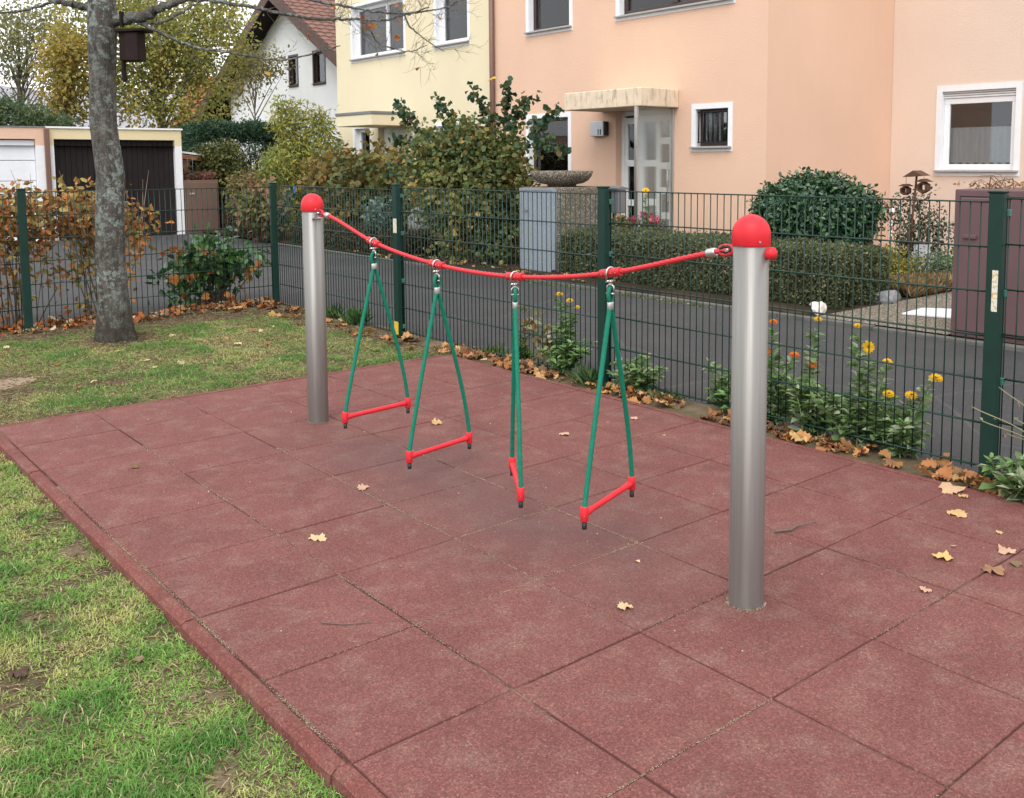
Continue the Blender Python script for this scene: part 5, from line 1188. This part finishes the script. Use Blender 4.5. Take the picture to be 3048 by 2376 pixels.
# far wooded hill with a few houses
mb = MB(); nx = 60; vs_ = []
for i in range(nx):
    x = -160+i*8
    h = 23+4*math.sin(i*.21)+2.5*math.sin(i*.53+1)+.6*math.sin(i*1.9)
    h *= min(1, max(.15, (x+170)/120))
    vs_ += [(x, 300-.25*x-40, -2), (x, 300-.25*x, h), (x, 300-.25*x+60, h*1.02), (x, 300-.25*x+160, -2)]
mb.add(vs_, [(4*i+k, 4*i+4+k, 4*i+5+k, 4*i+1+k) for i in range(nx-1) for k in range(3)], True)
struct('wooded_hill', mb, M_HILL, org=(50, 290, 0))
for (px_, pz, lab) in ((36, 11.5, 'tiny white house low on the far hill at the left edge'), (47, 14.0, 'tiny white house higher on the far hill')):
    yy = 300-.25*px_-14; h_ = thing('hill_house', (px_, yy, 10), lab, 'house', 'houses on the far hill')
    put('wall', MB().bb(px_-3, px_+3, yy-3, yy+3, pz-6, pz), M_WHITE, h_); put('roof', MB().prism([(px_-3.4, yy-3.4, pz), (px_+3.4, yy-3.4, pz), (px_, yy-3.4, pz+2.4)], (0, 6.8, 0)), M_ROOFTILE, h_)
    for k in (-1.4, 1.4): put('window', MB().bb(px_+k-.5, px_+k+.5, yy-3.05, yy-3.01, pz-2.6, pz-1.2), M_BLACK, h_)

# ================================================================== MARIGOLDS ALONG THE FENCE
def flower(root, c, r, col, nrm):
    n1 = 34; nrm = Vector(nrm).normalized(); a = nrm.cross(Vector((.2, .9, .3))).normalized(); b = nrm.cross(a)
    P, T, N, S, Cc = [], [], [], [], []
    for k in range(n1):
        th = 2*math.pi*k/n1*2+rng.normal(0, .06); lay = 0 if k < n1/2 else 1; d = a*math.cos(th)+b*math.sin(th)
        P.append(Vector(c)+d*r*.18+nrm*(.003*lay)); T.append(d+nrm*(.12+.28*lay)); N.append(nrm); S.append(r*(.86-.18*lay)); Cc.append(np.array(col)*rng.uniform(.85, 1.12))
    for k in range(14):
        d = Vector(unit(1)[0]); P.append(Vector(c)+(d-nrm*d.dot(nrm))*r*.12+nrm*.004); T.append(nrm+d*.6); N.append(d); S.append(r*.22); Cc.append(np.array((.34, .14, .02)))
    leafmesh('flower', root, M_LEAF, np.array([tuple(p) for p in P]), np.array([tuple(p) for p in T]), np.array([tuple(p) for p in N]), np.array(S), np.clip(np.array(Cc), 0, .9), 'oval', 0, width=.62)
YEL = (.80, .50, .012); ORA = (.78, .20, .012)
def marigold(base, label, flowers, nstem, h, spread, lsize=(.055, .10), pale=.3, nleaf=46):
    root = thing('marigold_plant', base, label, 'flowers', 'marigolds along the fence')
    mb = MB(); P, T, N, S, Cc = [], [], [], [], []
    b = Vector(base)
    tipsM = [Vector(f[0]) for f in flowers]+[b+Vector((rng.normal(0, spread*.45), rng.normal(0, spread), h*rng.uniform(.35, .95))) for _ in range(nstem)]
    for i, e in enumerate(tipsM):
        s0 = b+Vector((rng.normal(0, .03), rng.normal(0, .05), 0)); m = s0.lerp(e, .5)+Vector((rng.normal(0, .03), rng.normal(0, .03), .04))
        q = [s0*(1-t)**2+m*2*t*(1-t)+e*t*t for t in np.linspace(0, 1, 12)]
        mb.tube(q, [.0042*(1-.55*k/11) for k in range(12)], 5, caps=False)
        L = (e-s0).length; nl = max(6, int(nleaf*L/.35))
        for k in range(nl):
            t = rng.uniform(.08, .97 if i >= len(flowers) else .90); p = s0*(1-t)**2+m*2*t*(1-t)+e*t*t; az = k*2.4+rng.normal(0, .4)
            d = Vector((math.cos(az), math.sin(az), rng.uniform(-.1, .9))); P.append(tuple(p)); T.append(tuple(d)); N.append((rng.normal(0, .4)-d.x*.4, rng.normal(0, .4)-d.y*.4, 1)); S.append(rng.uniform(*lsize)*(1.15-.55*t))
            c = np.array((.17, .285, .10)) if rng.random() > pale else np.array((.33, .39, .24)); Cc.append(c*rng.uniform(.7, 1.3)*(np.array((.75, .8, .8)) if t < .25 else 1))
    put('stem', mb, M_GSTEM, root)
    leafmesh('foliage', root, M_LEAF, np.array(P), np.array(T), np.array(N), np.array(S), np.array(Cc), 'lance', .05, width=1.55)
    for (c, col, r, nn) in flowers: flower(root, c, r, col, nn)
    return root
UPc = (-.25, -.25, 1)
marigold((3.30, -.56, -.015), 'small marigold with one orange flower near the far fence panel', [((3.33, -.56, .295), ORA, .024, UPc)], 5, .2, .06)
marigold((3.31, -1.05, -.015), 'tall marigold with yellow flowers just left of the middle fence post', [((3.34, -.92, .525), YEL, .030, UPc), ((3.34, -1.03, .492), YEL, .028, UPc), ((3.34, -1.11, .455), YEL, .020, UPc)], 16, .36, .13, pale=.12)
marigold((3.28, -1.72, -.015), 'leafy marigold without open flowers just right of the middle fence post', [((3.30, -1.83, .24), YEL, .014, (0, 0, 1))], 17, .22, .10, (.06, .11))
marigold((3.30, -2.48, -.015), 'marigold without flowers left of the near steel post', [], 10, .34, .08)
marigold((3.31, -2.78, -.015), 'marigold with orange flowers right behind the near steel post', [((3.34, -2.75, .555), ORA, .026, UPc), ((3.33, -2.72, .385), ORA, .020, (-.7, -.4, .5)), ((3.33, -2.90, .392), ORA, .030, UPc)], 13, .30, .12)
marigold((3.32, -3.06, -.015), 'tall marigold with one yellow top flower and one orange flower', [((3.34, -3.04, .605), YEL, .024, UPc), ((3.33, -3.02, .36), ORA, .024, (-.7, -.5, .4))], 17, .34, .11, pale=.35)
marigold((3.32, -3.32, -.015), 'tall marigold with a yellow flower turned sideways', [((3.34, -3.28, .600), YEL, .022, UPc), ((3.33, -3.35, .50), YEL, .034, (-.6, -.7, .2)), ((3.33, -3.46, .44), YEL, .028, UPc)], 17, .32, .12, pale=.35)
marigold((3.31, -3.56, -.015), 'spreading marigold with three large yellow flowers beside the near fence post', [((3.30, -3.49, .285), YEL, .032, UPc), ((3.30, -3.61, .30), YEL, .034, UPc), ((3.33, -3.72, .40), YEL, .036, UPc)], 19, .24, .13, (.06, .10), .4)
marigold((3.10, -4.27, -.01), 'drooping marigold at the right edge growing over the red rubber edge', [((3.06, -4.20, .06), YEL, .016, (-1, -.3, .3)), ((3.08, -4.26, .025), YEL, .014, (-1, -.2, .2))], 14, .22, .12, (.06, .11), .45)
wt = thing('withered_plant', (3.14, -4.36, 0), 'withered stalks with dry seed heads crossing the right-hand fence post', 'plant')
mb = MB()
PLs = []
for e in ((3.08, -4.02, .36), (3.10, -4.06, .30), (3.12, -4.12, .46), (3.12, -4.16, .26), (3.1, -4.2, .34)):
    a = Vector((3.15, -4.42, .0)); e = Vector(e); q = catmull([a, a.lerp(e, .5)+Vector((0, -.06, .08)), e], 8); mb.tube(q, .0024, 5); PLs.append(tuple(q[-1]))
    for _ in range(3): PLs.append(tuple(q[rng.integers(5, 14)]))
put('stalk', mb, plain('withered_stalk', (.22, .20, .11), .8, var=.3), wt); n = len(PLs)
leafobjs('seed_head', wt, M_DRYLEAF, np.array(PLs), unit(n), unit(n), rng.uniform(.012, .028, n), pal(n, [(.24, .15, .08, 2), (.22, .22, .11, 2)]), 'oval', .2)
plant('weed_clump', 'reddish and cream leaved weed left of the tall yellow marigold', 'plant', (3.28, -.72, -.01), [((3.30, -.80, .17), (.07, .14, .12), 1), ((3.30, -.62, .30), (.03, .04, .14), .4)], 22, 5, .03, (.04, .07), [(.20, .22, .09, 3), (.40, .40, .26, 2), (.16, .05, .03, 1)], 'oval', stem_r=.003, stemn=14, stem_mat=M_GSTEM)
def tuft(base, label, n, h, c):
    P = np.c_[base[0]+rng.normal(0, .03, n), base[1]+rng.normal(0, .05, n), np.full(n, base[2])]
    o = leafmesh('grass_tuft', None, M_GRASS, P, unit(n, 1.4), unit(n), rng.uniform(.5, 1, n)*h, pal(n, [(*c, 1), (c[0]*.6, c[1]*.75, c[2], 1)]), 'lance', 0, base, .3); meta(o, label, 'grass', 'grass tufts at the fence foot', 'stuff')
marigold((8.5, 3.23, 0.0), 'tall single yellow bloom in front of the porch glass', [((8.48, 3.21, 1.05), YEL, .055, (-.6, -.4, .6))], 2, .6, .05)
sg = thing('maple_seedling', (7.3, 5.12, 0), 'thin maple shoot with one yellow leaf above the hazel by the downpipe', 'plant')
put('stem', MB().tube([(7.3, 5.14, 0), (7.3, 5.13, 1.4), (7.3, 5.12, 2.62)], [.008, .006, .003], 5), M_STEM, sg)
leafobjs('leaf', sg, M_LEAF, np.array([[7.3, 5.12, 2.62], [7.3, 5.12, 2.60]]), np.array([[.1, -1, .1], [.2, .8, .1]]), np.array([[-.5, -.2, 1.], [-.5, 0, 1.]]), np.array([.12, .07]), np.array([[.62, .40, .03], [.55, .36, .04]]), 'maple', .06)
tuft((3.20, -1.38, -.015), 'grass tuft at the foot of the middle fence post', 90, .16, (.10, .17, .06))
tuft((3.22, 1.75, -.015), 'grass tuft between the far fence post and the corner', 120, .20, (.10, .18, .05))
tuft((3.25, 2.25, -.015), 'grass tuft nearest the fence corner', 70, .16, (.10, .17, .05))
tuft((3.28, -.22, -.015), 'small green seedling tuft near the mat corner', 60, .12, (.13, .2, .05))
tuft((3.26, -4.15, -.015), 'low grass right of the near fence post', 80, .09, (.14, .19, .06))
tuft((3.26, -2.05, -.015), 'low grass between the middle fence post and the steel post', 110, .09, (.14, .18, .06))

# ================================================================== FALLEN LEAVES
ORL = [(.44, .22, .085, 4), (.34, .15, .06, 3), (.50, .31, .15, 2.5), (.22, .11, .055, 2.5), (.13, .08, .05, 1.5)]
def litter(name, label, n, x0, x1, y0, y1, z, dens=None, sz=(.07, .13), palette=ORL, tl=.35):
    x = rng.uniform(x0, x1, n); y = rng.uniform(y0, y1, n)
    keep = vnoise(x, y, 3.0, 77)+rng.normal(0, .12, n) > .40; x, y = x[keep], y[keep]; n = len(x)
    P = np.c_[x, y, z+rng.uniform(0, .035, n)]; T = unit(n); T[:, 2] *= .25; N = unit(n)*tl+np.array([0, 0, 1])
    o = leafmesh(name, None, M_DRYLEAF, P, T, N, rng.uniform(sz[0], sz[1], n), pal(n, palette, .28), 'maple', .11, ((x0+x1)/2, (y0+y1)/2, z)); meta(o, label, 'leaves', None, 'stuff')
litter('leaf_litter', 'orange maple leaves lying along the fence right of the mat', 620, 3.075, 3.25, -4.6, .35, -.012, tl=.8, sz=(.03, .088))
litter('leaf_litter', 'copper leaves heaped along the back fence', 900, -2.0, 3.25, 3.22, 3.75, .0, tl=.6, sz=(.03, .085), palette=[(.36, .13, .04, 4), (.28, .10, .035, 3), (.40, .24, .11, 2), (.48, .38, .24, 1)])
litter('leaf_litter', 'maple leaves at the fence corner and by the far fence post', 60, 2.9, 3.2, .3, 3.3, .0, sz=(.06, .12))
litter('leaf_litter', 'few dull leaves along the kerb of the lane', 120, 6.4, 7.0, 2.2, 8, .02, sz=(.05, .08), palette=[(.30, .17, .07, 1), (.22, .13, .07, 1), (.34, .28, .12, 1)])
litter('leaf_litter', 'few small dry leaves scattered on the lawn', 26, .2, 3.0, .3, 2.8, .0, sz=(.03, .06), palette=[(.36, .17, .08, 1), (.5, .40, .22, 1)])
def one_leaf(x, y, s, col, label, tmpl='maple', z=.004, curl=.08, az=None, name='fallen_leaf', group='fallen leaves on the mat'):
    a = rng.uniform(0, 6.28) if az is None else az; s = s*.80
    tv, tf = LT[tmpl]
    T = np.array([[math.cos(a), math.sin(a), .03]]); N = np.array([[rng.normal(0, .12), rng.normal(0, .12), 1]])
    o = leafmesh(name, None, M_DRYLEAF, np.array([[x, y, z+s*.05]]), T, N, [s], np.array([col], float)*rng.uniform(.92, 1.08), tmpl, curl, (x, y, z)); meta(o, label, 'leaf', group); return o
TAN = (.55, .36, .17); PALE = (.62, .46, .27); BRN = (.30, .17, .10); PNK = (.55, .34, .24)
for args in [(1.90, -1.56, .085, TAN, 'tan maple leaf on the mat behind the second rope step'), (1.00, -2.25, .062, PNK, 'small tan leaf on a mat joint left of the second rope step'),
             (.58, -2.67, .075, PALE, 'curled pale leaf alone on the left half of the mat'), (1.07, -3.87, .058, PALE, 'pale folded leaf left of the near steel post base'),
             (2.26, -2.19, .065, PNK, 'small pinkish leaf between the rope steps and the fence'), (.36, -1.26, .04, (.16, .14, .05), 'tiny olive leaf near the far left corner of the mat'),
             (2.76, -2.22, .05, PNK, 'small pink leaf near the fence edge of the mat'), (2.67, -4.17, .085, TAN, 'tan leaf highest of those on the right side of the mat'),
             (2.24, -4.32, .085, (.60, .42, .17), 'light yellow maple leaf on the mat right of the near steel post'), (2.23, -4.52, .088, BRN, 'brown maple leaf on a joint at the right edge'),
             (2.45, -4.49, .075, PNK, 'tan leaf close to the right edge above the brown leaf'), (2.37, -4.56, .05, (.20, .16, .08), 'small dark curled leaf at the right edge'),
             (2.62, -4.38, .035, TAN, 'tiny orange leaf fragment at the right side'), (1.94, -4.44, .045, PNK, 'small pale pink leaf scrap right of the near post base'),
             (2.93, -3.98, .12, (.55, .36, .22), 'large pinkish tan leaf lying on the mat edge at the near fence post'), (2.90, -4.08, .05, TAN, 'small tan leaf beside the large one at the mat edge')]:
    one_leaf(*args)
one_leaf(1.37, -3.64, .03, PALE, 'pale leaf scrap in front of the nearest rope step', 'oval'); one_leaf(2.36, -4.33, .03, PALE, 'pale scrap right of the yellow maple leaf', 'oval')
one_leaf(2.63, -2.57, .025, PALE, 'tiny pale scrap behind the near steel post', 'oval')
one_leaf(1.22, 1.36, .11, (.55, .45, .28), 'pale dry leaf on the lawn in front of the tree', 'lance', -.01, .05, .3, group='leaves on the lawn'); one_leaf(1.78, 2.30, .07, (.60, .50, .24), 'pale yellow leaf on the lawn right of the trunk', 'maple', -.01, group='leaves on the lawn')
one_leaf(2.68, 3.18, .15, (.52, .29, .10), 'large orange maple leaf standing at the back fence', 'maple', .03, .05, 1.0, group='leaves on the lawn')
one_leaf(-.52, -2.95, .06, (.10, .06, .045), 'dark dead leaf in the near grass', 'maple', -.03, .12, group='leaves on the lawn'); one_leaf(-.20, -3.10, .05, (.24, .15, .10), 'small brown leaf in the grass near the mat edge', 'oval', -.03, .1, group='leaves on the lawn')
tg = MB().tube([(1.965, -3.79, .008), (2.03, -3.82, .006), (2.08, -3.815, .009), (2.17, -3.845, .012)], [.0045, .0042, .0035, .002], 6); put('fallen_twig', tg, M_TWIG); meta(bpy.data.objects['fallen_twig'], 'short brown twig on the mat right of the near steel post', 'twig')
tg = MB().tube([(.28, -3.30, .003), (.33, -3.36, .004), (.40, -3.40, .003)], [.0016, .0018, .0010], 5); put('fallen_twig', tg, M_TWIG); meta(bpy.data.objects['fallen_twig.001'], 'thin dark stalk on the left part of the mat', 'twig')
# crumbs on the mat
n = 420; x = rng.uniform(.02, 2.98, n); y = rng.uniform(-6, -.05, n); s_ = rng.uniform(.003, .008, n); s_[:5] = .014
o = leafmesh('grit_crumbs', None, M_DRYLEAF, np.c_[x, y, np.full(n, .003)], unit(n), unit(n, 1), s_, pal(n, [(.50, .42, .36, 3), (.62, .62, .62, 1), (.10, .06, .05, 2), (.42, .25, .18, 3)]), 'diamond', .2, (1.5, -3, 0)); meta(o, 'small crumbs and grit scattered on the rubber surface', 'grit', None, 'stuff')
